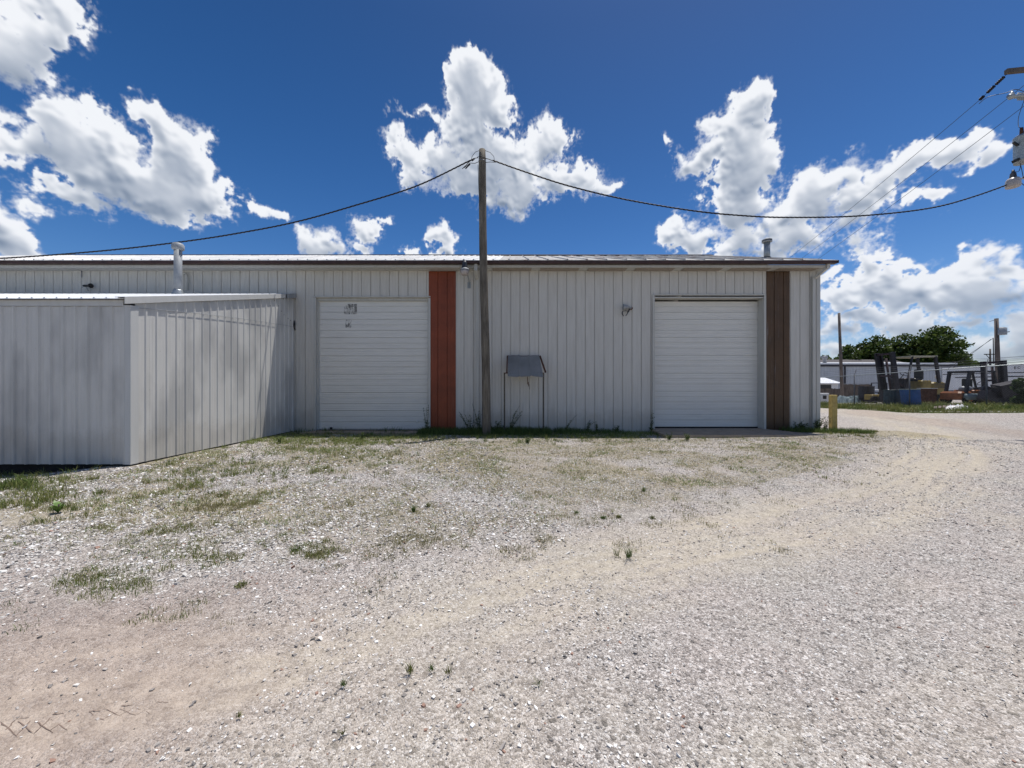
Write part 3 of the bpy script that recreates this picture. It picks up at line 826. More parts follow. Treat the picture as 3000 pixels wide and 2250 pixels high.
w.add([(XL, YB, -.05), (XR, YB, -.05), (XR, YB, 5.3), (XL, YB, 5.3)], [(1,0,3,2)])
w.build('wall', M['white_wall'], BB)
b = MB(); b.box(XL, XR-.01, WY+.03, WY+.2, -.15, .055)
b.build('foundation', M['skirt'], BB)
# roof: two sheets with standing ribs
def roof_sheet(mb, x0, x1, y0, z0, y1, z1, pitch, rh=.03, rw=.028, th=.02, wav=0):
    prof = [(x0, 0)]; k = 0; x = x0 + pitch*.5
    while x < x1 - .06:
        prof += [(x-rw, 0), (x-rw*.5, rh), (x+rw*.5, rh), (x+rw, 0)]; x += pitch
    prof.append((x1, 0)); vs = []
    nl = 6
    n = len(prof)
    for j in range(nl+1):
        t = j/nl; yy = y0 + (y1-y0)*t; zz = z0 + (z1-z0)*t
        for i, (px, h) in enumerate(prof): vs.append((px, yy, zz + h + (random.uniform(-wav, wav) if wav and 0 < i < n-1 else 0)))
    for (px, h) in prof: vs.append((px, y0, z0-th))
    fs = []
    for j in range(nl):
        for i in range(n-1): fs.append((j*n+i, j*n+i+1, (j+1)*n+i+1, (j+1)*n+i))
    o = (nl+1)*n
    for i in range(n-1): fs.append((o+i, o+i+1, i+1, i))
    mb.add(vs, fs)
r = MB(); roof_sheet(r, XL-.3, -.4, 12.03, 5.425, RY, RZ+.09, .3048, .028, wav=.006); r.build('roof', M['roof_white'], BB)
r = MB(); roof_sheet(r, -.4, XR+.12, 12.03, 5.425, RY, RZ+.085, .61, .035, wav=.006)
tag(r.build('roof', M['roof_worn'], BB), 'weathered greyish roof panels')
r = MB(); r.add([(XL-.3, RY, RZ+.08), (XR+.12, RY, RZ+.08), (XR+.12, YB+.4, 5.40), (XL-.3, YB+.4, 5.40)], [(0,1,2,3)]); r.build('roof', M['roof_worn'], BB)
r = MB()
r.prism([(RY-.28, RZ+.045), (RY, RZ+.155), (RY+.28, RZ+.045), (RY+.28, RZ+.02), (RY-.28, RZ+.02)], XL-.3, XR+.05, 'x'); r.build('ridge_cap', M['dark_trim'], BB)
# gutter trim, white fascia, soffit
g_ = MB(); g_.prism([(12.05, 5.335), (12.05, 5.405), (12.04, 5.412), (12.20, 5.412), (12.20, 5.33), (12.07, 5.33)], XL-.3, XR+.13, 'x'); g_.build('eave_trim', M['brown_trim'], BB)
g_ = MB(); g_.prism([(12.20, 5.245), (12.19, 5.26), (12.205, 5.325), (12.24, 5.325), (12.24, 5.245)], XL-.3, XR+.02, 'x')
for x in (-16.0, -9.6, -3.6, 2.4, 8.5): g_.box(x-.012, x+.012, 12.184, 12.203, 5.25, 5.322)
g_.build('fascia', M['white_trim'], BB)
g_ = MB(); g_.box(XL-.3, XR+.02, 12.243, WY+.05, 5.25, 5.268); 
for k in range(int((XR-XL)/.3)): g_.box(XL+k*.3, XL+k*.3+.012, 12.25, WY, 5.244, 5.2495)
g_.build('soffit', M['white_trim'], BB)
for k in range(7):
    x0 = -.62 + k*1.525
    if x0 + 1.25 > XR - .1: continue
    v = MB(); v.box(x0, x0+1.24, 12.27, 12.56, 5.232, 5.243)
    for j in range(11): v.box(x0+.05+j*.11, x0+.05+j*.11+.05, 12.29, 12.54, 5.226, 5.2315)
    v.build('soffit_vent', M['vent_tan'], BB)
# gable rake trim
g_ = MB(); g_.prism([(12.03, 5.33), (12.03, 5.42), (RY, RZ+.08), (YB+.4, 5.42), (YB+.4, 5.33), (RY, RZ-.02)], XR+.125, XR+.15, 'x'); g_.build('rake_trim', M['brown_trim'], BB)
# coloured strips
def strip(x0, x1, mat, lab, s0):
    p = MB(); prof = []
    z0, z1 = .0, 5.235
    ribbed_front(p, x0, x1, z0, z1, WY-.006, s0, .3048, .014, .010, .003)
    o = p.build('wall_panel', mat, BB); tag(o, lab); return o
strip(-2.72, -1.815, M['red_panel'], 'rust red painted wall strip', -2.42)
strip(8.30, 9.07, M['brown_panel'], 'faded brown wall strip', 8.56)
c = MB(); c.box(-1.83, -1.80, WY-.02, WY-.001, 0, 5.24); c.build('corner_trim', M['white_trim'], BB)
c = MB(); c.box(XR-.11, XR+.012, WY-.016, WY-.003, 0, 5.24); c.box(XR+.003, XR+.014, WY, WY+.12, 0, 5.24); c.build('corner_trim', M['white_trim'], BB)

def overhead_door(x0, x1, z0, z1, y):
    """ribbed pan door: seven sections, each with two deep joints and shallow ribs"""
    d = MB(); sec = (z1-z0)/7.0; prof = []
    for i in range(7):
        b = z1 - (i+1)*sec
        g1 = b; g2 = b + sec*.40
        prof.append((b+.0, .022)); prof.append((b+.009, .022)); prof.append((b+.012, 0))
        for f in (.13, .26): prof += [(b+sec*f-.012, 0), (b+sec*f-.005, .003), (b+sec*f+.005, .003), (b+sec*f+.012, 0)]
        prof += [(g2-.008, 0), (g2-.005, .022), (g2+.005, .022), (g2+.008, 0)]
        for f in (.52, .61): prof += [(b+sec*f-.012, 0), (b+sec*f-.005, .003), (b+sec*f+.005, .003), (b+sec*f+.012, 0)]
        f = .70; prof += [(b+sec*f-.010, 0), (b+sec*f-.005, .014), (b+sec*f+.005, .014), (b+sec*f+.010, 0)]
        for f in (.79, .9): prof += [(b+sec*f-.012, 0), (b+sec*f-.005, .003), (b+sec*f+.005, .003), (b+sec*f+.012, 0)]
        prof += [(b+sec-.006, 0)]
    prof.sort(key=lambda p: p[0])
    prof.append((z1, .0))
    vs = []; 
    for (z, q) in prof: vs += [(x0, y+q, z), (x1, y+q, z)]
    fs = [(2*i, 2*i+1, 2*i+3, 2*i+2) for i in range(len(prof)-1)]
    d.add(vs, fs)
    # back sheet
    d.box(x0, x1, y+.03, y+.05, z0, z1)
    return d
# left door
dl = overhead_door(-6.36, -2.765, .075, 4.29, 12.74).build('overhead_door', M['door'], BB)
tag(dl, 'left overhead door with grey sticker residue near its top')
for (x0, x1, z0, z1) in ((-5.55, -5.12, 3.86, 4.2), (-5.50, -5.30, 3.42, 3.68)):
    m_ = MB(); m_.add([(x0, 12.737, z0), (x1, 12.737, z0), (x1, 12.737, z1), (x0, 12.737, z1)], [(0,1,2,3)])
    m_.build('sticker_residue', M['scuff'], dl)
h_ = MB(); h_.lathe((-3.12, 12.715, .32), [(.001, -.012), (.034, -.006), (.036, .01), (.02, .02)], 12, 'y'); h_.build('white_spot_disc', M['white_plastic'], dl)  # white disc added to stand for a small bright spot low on the door
h_ = MB(); h_.box(-6.0, -5.93, 12.70, 12.735, .07, .13); h_.build('bottom_roller', M['black_steel'], dl)
h_ = MB(); h_.box(-6.36, -2.765, 12.725, 12.76, .045, .073); h_.build('bottom_seal', M['white_trim'], dl)
f_ = MB(); f_.box(-6.47, -6.40, 12.575, 12.80, .0, 4.38); f_.box(-2.725, -2.66, 12.57, 12.80, .0, 4.36); f_.box(-6.50, -2.66, 12.56, 12.80, 4.385, 4.42)
f_.box(-6.395, -6.36, 12.66, 12.80, .0, 4.29); f_.box(-2.765, -2.73, 12.66, 12.80, .0, 4.29); f_.box(-6.395, -2.73, 12.66, 12.80, 4.295, 4.38)
f_.build('door_frame', M['white_trim'], BB)
# right door, deeper set
dr = overhead_door(4.66, 8.2, .125, 4.31, 12.88).build('overhead_door', M['door'], BB); tag(dr, 'right overhead door set deep in a white jamb')
h_ = MB(); h_.box(4.66, 8.2, 12.865, 12.9, .095, .12); h_.build('bottom_seal', M['rubber'], dr)
f_ = MB(); f_.box(4.575, 4.645, 12.555, 12.58, .02, 4.44); f_.box(8.205, 8.275, 12.555, 12.58, .02, 4.44); f_.box(4.575, 8.275, 12.553, 12.578, 4.443, 4.48)
f_.box(4.63, 4.658, 12.582, 12.93, .0, 4.36); f_.box(8.203, 8.225, 12.582, 12.93, .0, 4.36); f_.box(4.63, 8.225, 12.582, 12.93, 4.365, 4.40)
f_.build('door_frame', M['white_trim'], BB)
# downspouts
def downspout(x, y0, ztop, zbot, elbow):
    d = MB()
    if elbow:
        d.bar((x+.17, 12.16, 5.40), (x+.16, 12.18, 5.20), .09, .08); d.bar((x+.165, 12.18, 5.235), (x+.02, 12.50, 5.0), .09, .08); d.bar((x, 12.54, 5.04), (x, 12.54, zbot), .085, .07)
    else:
        d.bar((x-.01, 12.16, 5.34), (x-.01, 12.16, 5.12), .10, .08); d.bar((x-.01, 12.17, 5.15), (x, 12.51, 4.98), .10, .075); d.bar((x+.01, 12.545, 5.0), (x+.02, 12.545, zbot), .085, .065)
    for z in (1.1, 2.6, 4.2): d.box(x-.065, x+.075, 12.497, 12.503, z, z+.03)
    d.build('downspout', M['white_trim'], BB)
downspout(-1.13, 12.54, 5.3, .1, False); downspout(9.80, 12.54, 5.3, .1, True)
# concrete aprons
a_ = MB(); a_.prism([(4.4, 11.02), (8.95, 11.02), (8.3, 12.575), (8.30, 12.86), (4.6, 12.86), (4.5, 12.56)], -.15, .085, 'z'); a_.build('concrete_apron', M['concrete'], BB)
a_ = MB(); a_.prism([(-6.6, 12.0), (-2.6, 12.0), (-2.66, 12.72), (-6.4, 12.72)], -.15, .04, 'z'); a_.build('concrete_apron', M['concrete'], BB)

# wall furniture -----------------------------------------------------------
def stem_lamp(name, x, y, z, s, label, wallarm=None):
    t = thing(name, (x, y, z), label, 'lamp')
    h = MB(); h.lathe((x, y, z), [(.03*s,.30*s),(.055*s,.29*s),(.055*s,.23*s),(.085*s,.215*s),(.085*s,.20*s),(.095*s,.06*s),(.11*s,.02*s)][::-1], 14); h.build('housing', M['lamp_cap'], t)
    h = MB(); h.lathe((x, y, z), [(.165*s,-.06*s),(.168*s,-.045*s),(.13*s,.005*s),(.10*s,.018*s)], 20); h.build('lamp_shade', M['galv_light'], t)
    h = MB(); h.lathe((x, y, z), [(.09*s,-.235*s),(.135*s,-.215*s),(.15*s,-.12*s),(.158*s,-.063*s)], 20); h.build('lamp_lens', M['lens'], t)
    if wallarm:
        h = MB(); h.tube([(x+.06, y+.05, z-.05), (x+.07, y+.18, z-.15), (x+.07, wallarm-.02, z-.22), (x+.07, wallarm-.02, z-.45)], .016, 8)
        h.box(x+.02, x+.12, wallarm-.02, wallarm-.002, z-.46, z-.26); h.build('bracket', M['galv'], t)
    return t
pL = PX(1363, 789, 12.12)
stem_lamp('security_lamp', pL.x, 12.0, CAMH+(1130-787)/F*12.0, .88, 'round glass security lamp on a bracket at the eave beside the wooden pole', WY)

fl = PX(1846, 902, 12.5); t = thing('flood_light', (fl.x+.05, WY, fl.z), 'small twin head flood light on the wall left of the right door', 'light')
h = MB(); h.lathe((fl.x+.06, WY-.03, fl.z), [(.045,-.02),(.045,.028)], 12, 'y'); h.build('mounting_plate', M['rust'], t)
h = MB(); h.bar((fl.x+.04, WY-.05, fl.z), (fl.x-.05, WY-.12, fl.z+.015), .06, .05); h.lathe((fl.x-.24, WY-.13, fl.z+.02), [(.085, 0), (.08, .05), (.05, .16), (.03, .2)], 14, 'x'); h.build('lamp_head', M['galv_light'], t)
h = MB(); h.bar((fl.x+.0, WY-.06, fl.z-.02), (fl.x-.06, WY-.10, fl.z-.13), .035, .035); h.tube([(fl.x-.26, WY-.12, fl.z-.13), (fl.x-.27, WY-.13, fl.z-.19), (fl.x-.22, WY-.13, fl.z-.27)], .016, 6); h.tube([(fl.x-.07, WY-.11, fl.z-.12), (fl.x-.10, WY-.12, fl.z-.2), (fl.x-.15, WY-.13, fl.z-.26)], .016, 6)
h.tube([(fl.x-.26, WY-.12, fl.z-.12), (fl.x-.16, WY-.12, fl.z-.095), (fl.x-.06, WY-.11, fl.z-.11)], .012, 6); h.build('broken_lamp_head', M['lamp_cap'], t)

hn = PX(258, 839, 12.5); t = thing('horn_speaker', (hn.x, WY, hn.z), 'small black horn on the wall above the lean-to roof at far left', 'speaker')
h = MB(); h.lathe((hn.x+.02, WY-.14, hn.z+.01), [(.02,-.14),(.035,-.10),(.035,.04),(.05,.06),(.075,.10),(.075,.13),(.03,.14)], 14, 'x'); h.build('horn', M['black'], t)
h = MB(); h.tube([(hn.x-.08, WY, hn.z+.03), (hn.x-.10, WY-.10, hn.z+.02), (hn.x-.16, WY-.14, hn.z-.05)], .01, 6); h.tube([(hn.x-.05, WY-.13, hn.z-.01), (hn.x-.06, WY-.03, hn.z-.13)], .01, 6); h.build('bracket', M['galv'], t)
h = MB(); p0 = PX(240, 782, 12.58); p1 = PX(240, 813, 12.58); h.tube([(p0.x, WY-.03, 5.24), (p1.x, WY-.03, p1.z)], .012, 6)
tag(h.build('conduit', M['galv_dull'], None), 'short thin grey conduit hanging from the soffit above the black horn', 'conduit')
h = MB(); p0 = PX(536, 800, 12.5); h.tube([(p0.x-.02, WY-.02, p0.z), (p0.x+.02, WY-.07, p0.z), (p0.x+.09, WY-.07, p0.z-.05), (p0.x+.11, WY-.07, p0.z-.15), (p0.x+.11, WY-.07, p0.z-.55)], .028, 10)
tag(h.build('wall_pipe', M['white_trim'], None), 'curved white pipe on the wall right beside the grey flue on the lean-to', 'pipe')

# meter shelter ---------------------------------------------------------------
AY = 12.12
def A_(px, py, y=AY): return PX(px, py, y)
ax0 = A_(1478, 1).x; ax1 = A_(1592, 1).x
t = thing('meter_shelter', ((ax0+ax1)/2, AY, 0), 'angle iron stand with a bent weathered metal sheet hood right of the wooden pole', 'shelter')
zt = CAMH+(1130-1093)/F*AY
for x in (ax0, ax1):
    h = MB(); h.box(x-.022, x+.022, AY-.004, AY+.002, -.1, zt); h.box(x-.022, x-.016, AY+.002, AY+.04, -.1, zt); h.build('leg', M['rust_grey'], t)
h = MB(); xs0 = PX(1488, 1, 12.3).x; xs1 = PX(1580, 1, 12.3).x
zr = CAMH+(1130-1041)/F*12.38; zf = CAMH+(1130-1103)/F*11.9
N_ = 24
vs = []
for j in range(7):
    tt = j/6
    for i in range(N_+1):
        u = i/N_; x = (xs0 + (xs1-xs0)*u) + tt*(.0 + .10*u) ; yb = 12.40 - .5*tt
        z = zr + (zf-zr)*tt + .02*abs(math.sin(u*math.pi*3))**.3*0 + .012*math.sin(u*9+tt*2) - .03*(u-.5)**2
        near = min(abs(u-k/3) for k in (0, 1, 2, 3)); z += .022*max(0, 1-near/.03)
        vs.append((x, yb, z))
fs = [(j*(N_+1)+i, (j+1)*(N_+1)+i, (j+1)*(N_+1)+i+1, j*(N_+1)+i+1) for j in range(6) for i in range(N_)]
h.add(vs, fs); o = h.build('hood', M['awning'], t); sm = o.modifiers.new('thickness', 'SOLIDIFY'); sm.thickness = .006
h = MB()
h.bar((xs0-.02, 12.40, zr-.02), (xs0-.03, 11.98, zt+.02), .035, .05); h.bar((xs1+.03, 12.40, zr-.02), (xs1+.17, 11.98, zt+.02), .035, .05)
h.bar((xs0-.02, 12.41, zr-.03), (xs1+.03, 12.41, zr-.03), .04, .04)
h.bar((ax0, AY, zt), (ax0+.14, 12.0, zt), .04, .03); h.bar((ax1, AY, zt), (ax1-.10, 12.0, zt), .04, .03); h.build('hood_frame', M['rust'], t)
h = MB(); pk = A_(1547, 1108, 12.3); h.tube([(pk.x-.02, 12.3, pk.z+.05), (pk.x-.01, 12.3, pk.z-.12), (pk.x+.02, 12.3, pk.z-.22), (pk.x+.0, 12.3, pk.z-.26)], .012, 6)
h.lathe((pk.x+.0, 12.3, pk.z-.16), [(.001,-.05),(.022,-.02),(.022,.02),(.001,.05)], 8)
h.tube([(pk.x+.05, 12.34, pk.z-.2), (pk.x+.05, 12.34, pk.z-.36)], .005, 5); h.build('hanging_hook', M['rust'], t)

# ---------------------------------------------------------------- lean-to
LX, LY, LX0 = -7.12, 7.2, -18.0
t = LT = thing('lean_to_shed', (LX, LY, 0), 'white corrugated metal lean-to shed built against the left of the warehouse', 'shed')
zroof0, zroof1 = 3.13, 4.47
w = MB()
# front wall, major ribs every 9 inches
def major_ribs(x0, x1, pitch, s0, rib=.019):
    prof = [(x0, 0)]; x = s0
    while x < x1 - .04:
        if x > x0 + .04: prof += [(x-.032, 0), (x-.013, -rib), (x+.013, -rib), (x+.032, 0), (x+.07, 0), (x+.077, -.003), (x+.084, 0), (x+.14, 0), (x+.147, -.003), (x+.154, 0)]
        x += pitch
    prof = [p for p in prof if p[0] < x1-.01]; prof.append((x1, 0)); return prof
pf = major_ribs(LX0, LX-.05, .2286, LX-.335-.2286*48, .030)
vs = []
for (x, d) in pf: vs += [(x, LY+d, .035), (x, LY+d, 2.98)]
w.add(vs, [(2*i, 2*i+2, 2*i+3, 2*i+1) for i in range(len(pf)-1)])
# side wall, top follows the roof slope
pf = major_ribs(LY+.08, WY-.02, .2286, LY+.30)
vs = []
for (y, d) in pf:
    zt_ = zroof0 - .10 + (zroof1-zroof0)*(y-LY)/(WY-LY)
    vs += [(LX-d, y, .03), (LX-d, y, zt_)]
w.add(vs, [(2*i, 2*i+2, 2*i+3, 2*i+1) for i in range(len(pf)-1)])
# screw heads
for z in (.62, 1.42, 2.2):
    x = LX-.40
    while x > -11: w.box(x-.006, x+.006, LY-.006, LY-.0005, z-.006, z+.006); x -= .2286
    y = LY+.38
    while y < WY-.1: w.box(LX+.0005, LX+.006, y-.006, y+.006, z-.006, z+.006); y += .2286
w.add([(LX0, LY, .03), (LX0, WY, .03), (LX0, WY, 4.3), (LX0, LY, 2.98)], [(0,1,2,3)])
w.build('wall', M['white_shed'], t)
c = MB(); c.box(LX-.11, LX+.004, LY-.024, LY-.018, .03, 3.0); c.box(LX+.003, LX+.024, LY-.024, LY+.13, .03, 3.0); c.build('corner_trim', M['shed_trim'], t)
c = MB(); c.box(LX0, LX-.12, LY-.022, LY+.0, 2.985, 3.10); c.build('eave_trim', M['shed_trim'], t)
r = MB(); roof_sheet(r, LX0-.1, LX+.03, LY-.10, zroof0-.02, WY-.03, zroof1+.02, .2286, .022, .022, .012)
r.build('roof', M['roof_shed'], t)
# rake trim: an angled band on the right edge of the roof
def zr_(y): return zroof0 + (zroof1-zroof0)*(y-LY)/(WY-LY)
c = MB()
ya, yb2 = LY-.16, 12.05
vs = []
for y in (ya, yb2):
    z = zr_(y)
    vs += [(LX-.13, y, z+.035), (LX+.055, y, z+.035), (LX+.055, y, z-.095), (LX+.045, y, z-.095), (LX+.045, y, z+.025), (LX-.13, y, z+.025)]
c.add(vs, [(0,6,7,1),(1,7,8,2),(2,8,9,3),(3,9,10,4),(4,10,11,5),(5,11,6,0),(0,1,2,3,4,5),(11,10,9,8,7,6)])
c.build('rake_trim', M['shed_trim'], t)
c = MB(); vs = []
for y in (12.06, WY-.005):
    z = zr_(y)
    vs += [(LX-.13, y, z+.04), (LX+.09, y, z+.04), (LX+.09, y, z-.105), (LX+.08, y, z-.105), (LX+.08, y, z+.03), (LX-.13, y, z+.03)]
c.add(vs, [(0,6,7,1),(1,7,8,2),(2,8,9,3),(3,9,10,4),(4,10,11,5),(5,11,6,0),(0,1,2,3,4,5),(11,10,9,8,7,6)]); tag(c.build('rake_trim', M['galv_light'], t), 'greyer last piece of the roof edge trim at the warehouse wall')
# holes and dark dabs near the top of the side wall
for (y, z) in ((11.0, 4.0), (11.55, 4.05), (11.75, 3.93), (11.35, 3.85), (11.9, 3.80), (12.05, 3.72), (12.25, 3.64), (12.4, 3.60), (12.0, 4.2), (11.2, 4.12)):
    c = MB(); c.lathe((LX+.004, y, z), [(.016, .0), (.014, .004)], 8, 'x'); c.build('screw_hole', M['black'], t)
h = MB(); h.tube([(LX+.03, WY-.05, 3.62), (LX+.05, WY-.08, 3.50), (LX+.03, WY-.05, 3.42), (LX+.06, WY-.05, 3.30)], [.012,.028,.02,.012], 7); h.build('wall_hook', M['black'], t)
# foundation sill
c = MB(); c.box(LX0, LX-.04, LY+.06, LY+.2, -.4, .05); c.build('front_sill', M['skirt'], t)
c = MB(); c.box(LX-.16, LX-.03, LY+.2, WY-.02, -.4, .04); c.build('side_sill', M['skirt'], t)
# loose thin cable along the side wall
h = MB(); pts = []
for i in range(16):
    u = i/15; y = LY+.15 + (WY-LY-.2)*u; z = 2.98 + .43*u + .22*(u*(1-u))*.9
    pts.append((LX+.0245, y, z - .0))
h.tube(pts, .0045, 5); tag(h.build('loose_cable', M['galv_light'], None), 'thin pale cable sagging along the sunlit side wall of the lean-to', 'cable')

def flue(name, x, y, z0, z1, r, cr, label, caph, mat=None):
    t = thing(name, (x, y, z0), label, 'flue pipe')
    h = MB(); h.lathe((x, y, z0-.25), [(r, 0), (r, z1-z0+.25-caph*.5)], 18); h.build('pipe', mat or M['galv_light'], t)
    h = MB(); h.lathe((x, y, z0), [(r*1.7, -.12), (r*1.55, .0), (r*1.15, .10), (r*1.1, .13)], 18); h.build('collar', M['galv'], t)
    h = MB(); zc = z1-caph
    h.lathe((x, y, zc), [(r*1.05, -.02), (cr*.95, 0), (cr, .02), (cr, caph*.6), (cr*.8, caph*.85), (cr*.3, caph)], 20); h.build('cap', mat or M['galv_light'], t)
    return t
fy = 11.3; fp = PX(521.5, 857, fy)
flue('flue', fp.x, fy, CAMH+(1130-862)/F*fy, CAMH+(1130-711)/F*fy, .098, .152, 'tall grey round flue with a drum cap on the lean-to roof', .2)
fy = 14.0; fp = PX(2247, 757, fy)
t = thing('flue', (fp.x, fy, 6.1), 'short dark grey flue with a flat rain cap near the warehouse roof right end', 'flue pipe')
h = MB(); h.lathe((fp.x, fy, 5.95), [(.102, 0), (.102, .80)], 18); h.build('pipe', M['galv'], t)
h = MB(); h.lathe((fp.x, fy, 6.05), [(.2, -.05), (.13, .1)], 18); h.build('collar', M['dark_trim'], t)
h = MB(); h.lathe((fp.x, fy, 6.70), [(.15, 0), (.17, .015), (.165, .04)], 20); h.lathe((fp.x, fy, 6.77), [(.165, 0), (.168, .02), (.09, .07), (.02, .09)], 20)
for k in range(4): h.bar((fp.x+.11*math.cos(k*1.57), fy+.11*math.sin(k*1.57), 6.7), (fp.x+.11*math.cos(k*1.57), fy+.11*math.sin(k*1.57), 6.79), .02, .01)
h.build('cap', M['galv_light'], t)

# ---------------------------------------------------------------- wooden pole and service cables
PY = 11.72
pb = PX(1426, 1265, PY); pt = PX(1412, 439, PY)
t = thing('wooden_pole', (pb.x, PY, 0), 'tall weathered round wooden pole standing in front of the warehouse', 'pole')
h = MB(); n = 26; pts = []; rs = []
for i in range(n):
    u = i/(n-1); pts.append((pb.x + (pt.x-pb.x)*u + .012*math.sin(u*7), PY, -.4 + (pt.z+.4)*u)); rs.append(.132 - .022*u + .002*math.sin(u*40))
rs[-1] = .095; rs[-2] = rs[-2]
h.tube(pts, rs, 20); h.build('shaft', M['pole_wood'], t)
h = MB(); h.tube([(pb.x-.128, PY-.03, 0), (pb.x-.132, PY-.03, 2), (pb.x-.16, PY-.03, 5), (pt.x-.118, PY-.03, 8.2)], .008, 5); h.build('ground_wire', M['cable'], t)
def band(cx, z, r): 
    b = MB(); b.lathe((cx, PY, z), [(r, -.012), (r+.006, -.01), (r+.006, .01), (r, .012)], 18); return b
band(pt.x+.005, pt.z-.36, .112).build('clevis', M['galv_dull'], t)
h = MB()
h.tube([(pt.x-.12, PY-.05, pt.z-.27), (pt.x-.25, PY, pt.z-.26), (pt.x-.38, PY, pt.z-.36), (pt.x-.60, PY, pt.z-.58)], .010, 6)
h.tube([(pt.x-.12, PY-.05, pt.z-.40), (pt.x-.22, PY, pt.z-.41), (pt.x-.36, PY, pt.z-.40), (pt.x-.55, PY, pt.z-.55)], .009, 6)
h.tube([(pt.x-.08, PY-.03, pt.z-.04), (pt.x-.2, PY-.02, pt.z-.08), (pt.x-.30, PY, pt.z-.2), (pt.x-.33, PY, pt.z-.33)], .007, 6)
h.tube([(pt.x+.10, PY-.03, pt.z-.04), (pt.x+.25, PY, pt.z-.08), (pt.x+.36, PY, pt.z-.2), (pt.x+.38, PY, pt.z-.34)], .007, 6)
h.tube([(pt.x+.11, PY-.03, pt.z-.28), (pt.x+.20, PY, pt.z-.28), (pt.x+.38, PY, pt.z-.35)], .011, 6)
h.tube([(pt.x+.11, PY-.03, pt.z-.40), (pt.x+.25, PY, pt.z-.37), (pt.x+.42, PY, pt.z-.38)], .008, 6)
h.tube([(pt.x-.135, PY-.13, pt.z-.30), (pt.x, PY-.14, pt.z-.27), (pt.x+.135, PY-.12, pt.z-.33)], .008, 6)
h.bar((pt.x-.5, PY, pt.z-.57), (pt.x-.36, PY, pt.z-.43), .03, .03); h.build('wire_splices', M['cable'], t)

def catmull(P, n):
    out = []
    for i in range(len(P)-1):
        p0 = P[max(i-1,0)]; p1 = P[i]; p2 = P[i+1]; p3 = P[min(i+2,len(P)-1)]
        for k in range(n):
            u = k/n; out.append(.5*((2*p1)+(-p0+p2)*u+(2*p0-5*p1+4*p2-p3)*u*u+(-p0+3*p1-3*p2+p3)*u**3))
    out.append(P[-1]); return out
def twisted(name, P, r, label, n=40, strands=3, pitch=.42, off=.014):
    C = catmull([Vector(p) for p in P], n); h = MB(); s = 0; L = [0]
    for a, b in zip(C[:-1], C[1:]): s += (b-a).length; L.append(s)
    for k in range(strands):
        pts = []
        for i, p in enumerate(C):
            a = L[i]/pitch*2*math.pi + k*2*math.pi/strands
            pts.append(p + Vector((0, math.cos(a)*off, math.sin(a)*off)))
        h.tube(pts, r, 5)
    o = h.build(name, M['cable']); return tag(o, label, 'cable')
PLW = [PX(a, b, 11.95) for (a, b) in ((1376,471),(1220,545),(1040,602),(868,650),(700,683),(536,708),(300,735),(0,757))]
PLW = [Vector((pt.x-.3, PY, pt.z-.33))] + PLW + [Vector((-18.4, 12.0, 5.40))]
twisted('service_cable', PLW, .011, 'twisted black cable running from the wooden pole down to the left eave', 60)
PRW = [PX(a, b, 11.8 + (a-1440)*.0001) for (a, b) in ((1444,470),(1540,504),(1668,545),(1840,586),(2034,618),(2180,632),(2305,637),(2509,633),(2712,612),(2850,577),(2990,524))]
PRW = PRW + [Vector((16.2, 12.0, 8.3))]
twisted('service_cable', PRW, .011, 'twisted black cable sagging from the wooden pole to the power pole at right', 50)

# ---------------------------------------------------------------- power pole at the right edge
UX, UY = 16.62, 12.15
t = thing('power_pole', (UX, UY, 0), 'power pole just off the right edge with crossarm, transformer and lamp showing', 'power pole')
h = MB(); h.tube([(UX, UY, -.3), (UX, UY, 12.0)], [.17, .12], 16); h.build('shaft', M['pole_grey'], t)
h = MB(); a0 = PX(2947, 210, 12.0); h.bar((a0.x, 12.0, a0.z), (17.35, 11.75, a0.z+.02), .10, .13); h.build('crossarm', M['pole_grey'], t)
h = MB(); i0 = PX(2950, 217, 12.0); i1 = PX(2870, 293, 12.9)
d = i1 - i0
h.tube([i0, i1], .008, 5)
for (u0, u1) in ((.12, .36), (.46, .68), (.86, .97)):
    m_ = [i0 + d*(u0 + (u1-u0)*k/8) for k in range(9)]; h.tube(m_, [.02 if k % 2 else .05 for k in range(9)], 9)
h.build('insulator', M['black_steel'], t)
c0 = PX(2953, 283, 12.0)
h = MB(); h.tube([(c0.x, 12, c0.z+.02), (c0.x+.10, 12, c0.z), (c0.x+.2, 12, c0.z+.0), (c0.x+.35, 12, c0.z+.02), (UX, 12.1, c0.z)], [.045, .09, .05, .075, .04], 10)
h.tube([(c0.x+.12, 12, c0.z+.16), (c0.x+.13, 12, c0.z-.02)], [.03, .06], 8)
for k in range(4): h.tube([(c0.x+.32+k*.06, 12, c0.z-.11), (c0.x+.32+k*.06, 12, c0.z+.12)], .022, 8)
h.build('fuse_cutout', M['galv'], t)
tx = PX(2995, 1, 11.8).x + .10
h = MB(); h.lathe((tx, 11.8, 0), [(.235, 8.35), (.24, 8.40), (.24, 9.08), (.25, 9.10), (.25, 9.14), (.17, 9.2)], 20)
h.build('transformer', M['galv'], t)
tr = MB(); tr.tube([(tx-.14, 11.78, 9.14), (tx-.15, 11.78, 9.38)], [.05, .035], 8); tr.build('bushing', M['rust'], t)
tr = MB(); tr.bar((tx-.24, 11.8, 8.85), (tx-.38, 11.8, 8.95), .05, .05); tr.build('terminal', M['black'], t)
tr = MB(); tr.bar((tx-.24, 11.8, 8.42), (tx-.36, 11.8, 8.36), .10, .08); tr.build('terminal', M['black'], t)
lp = PX(2968, 523, 11.9)
h = MB(); h.lathe((lp.x, 11.9, lp.z), [(.10, .0), (.075, .04), (.065, .15), (.035, .20), (.03, .26)], 14); h.build('lamp_housing', M['lamp_cap'], t)
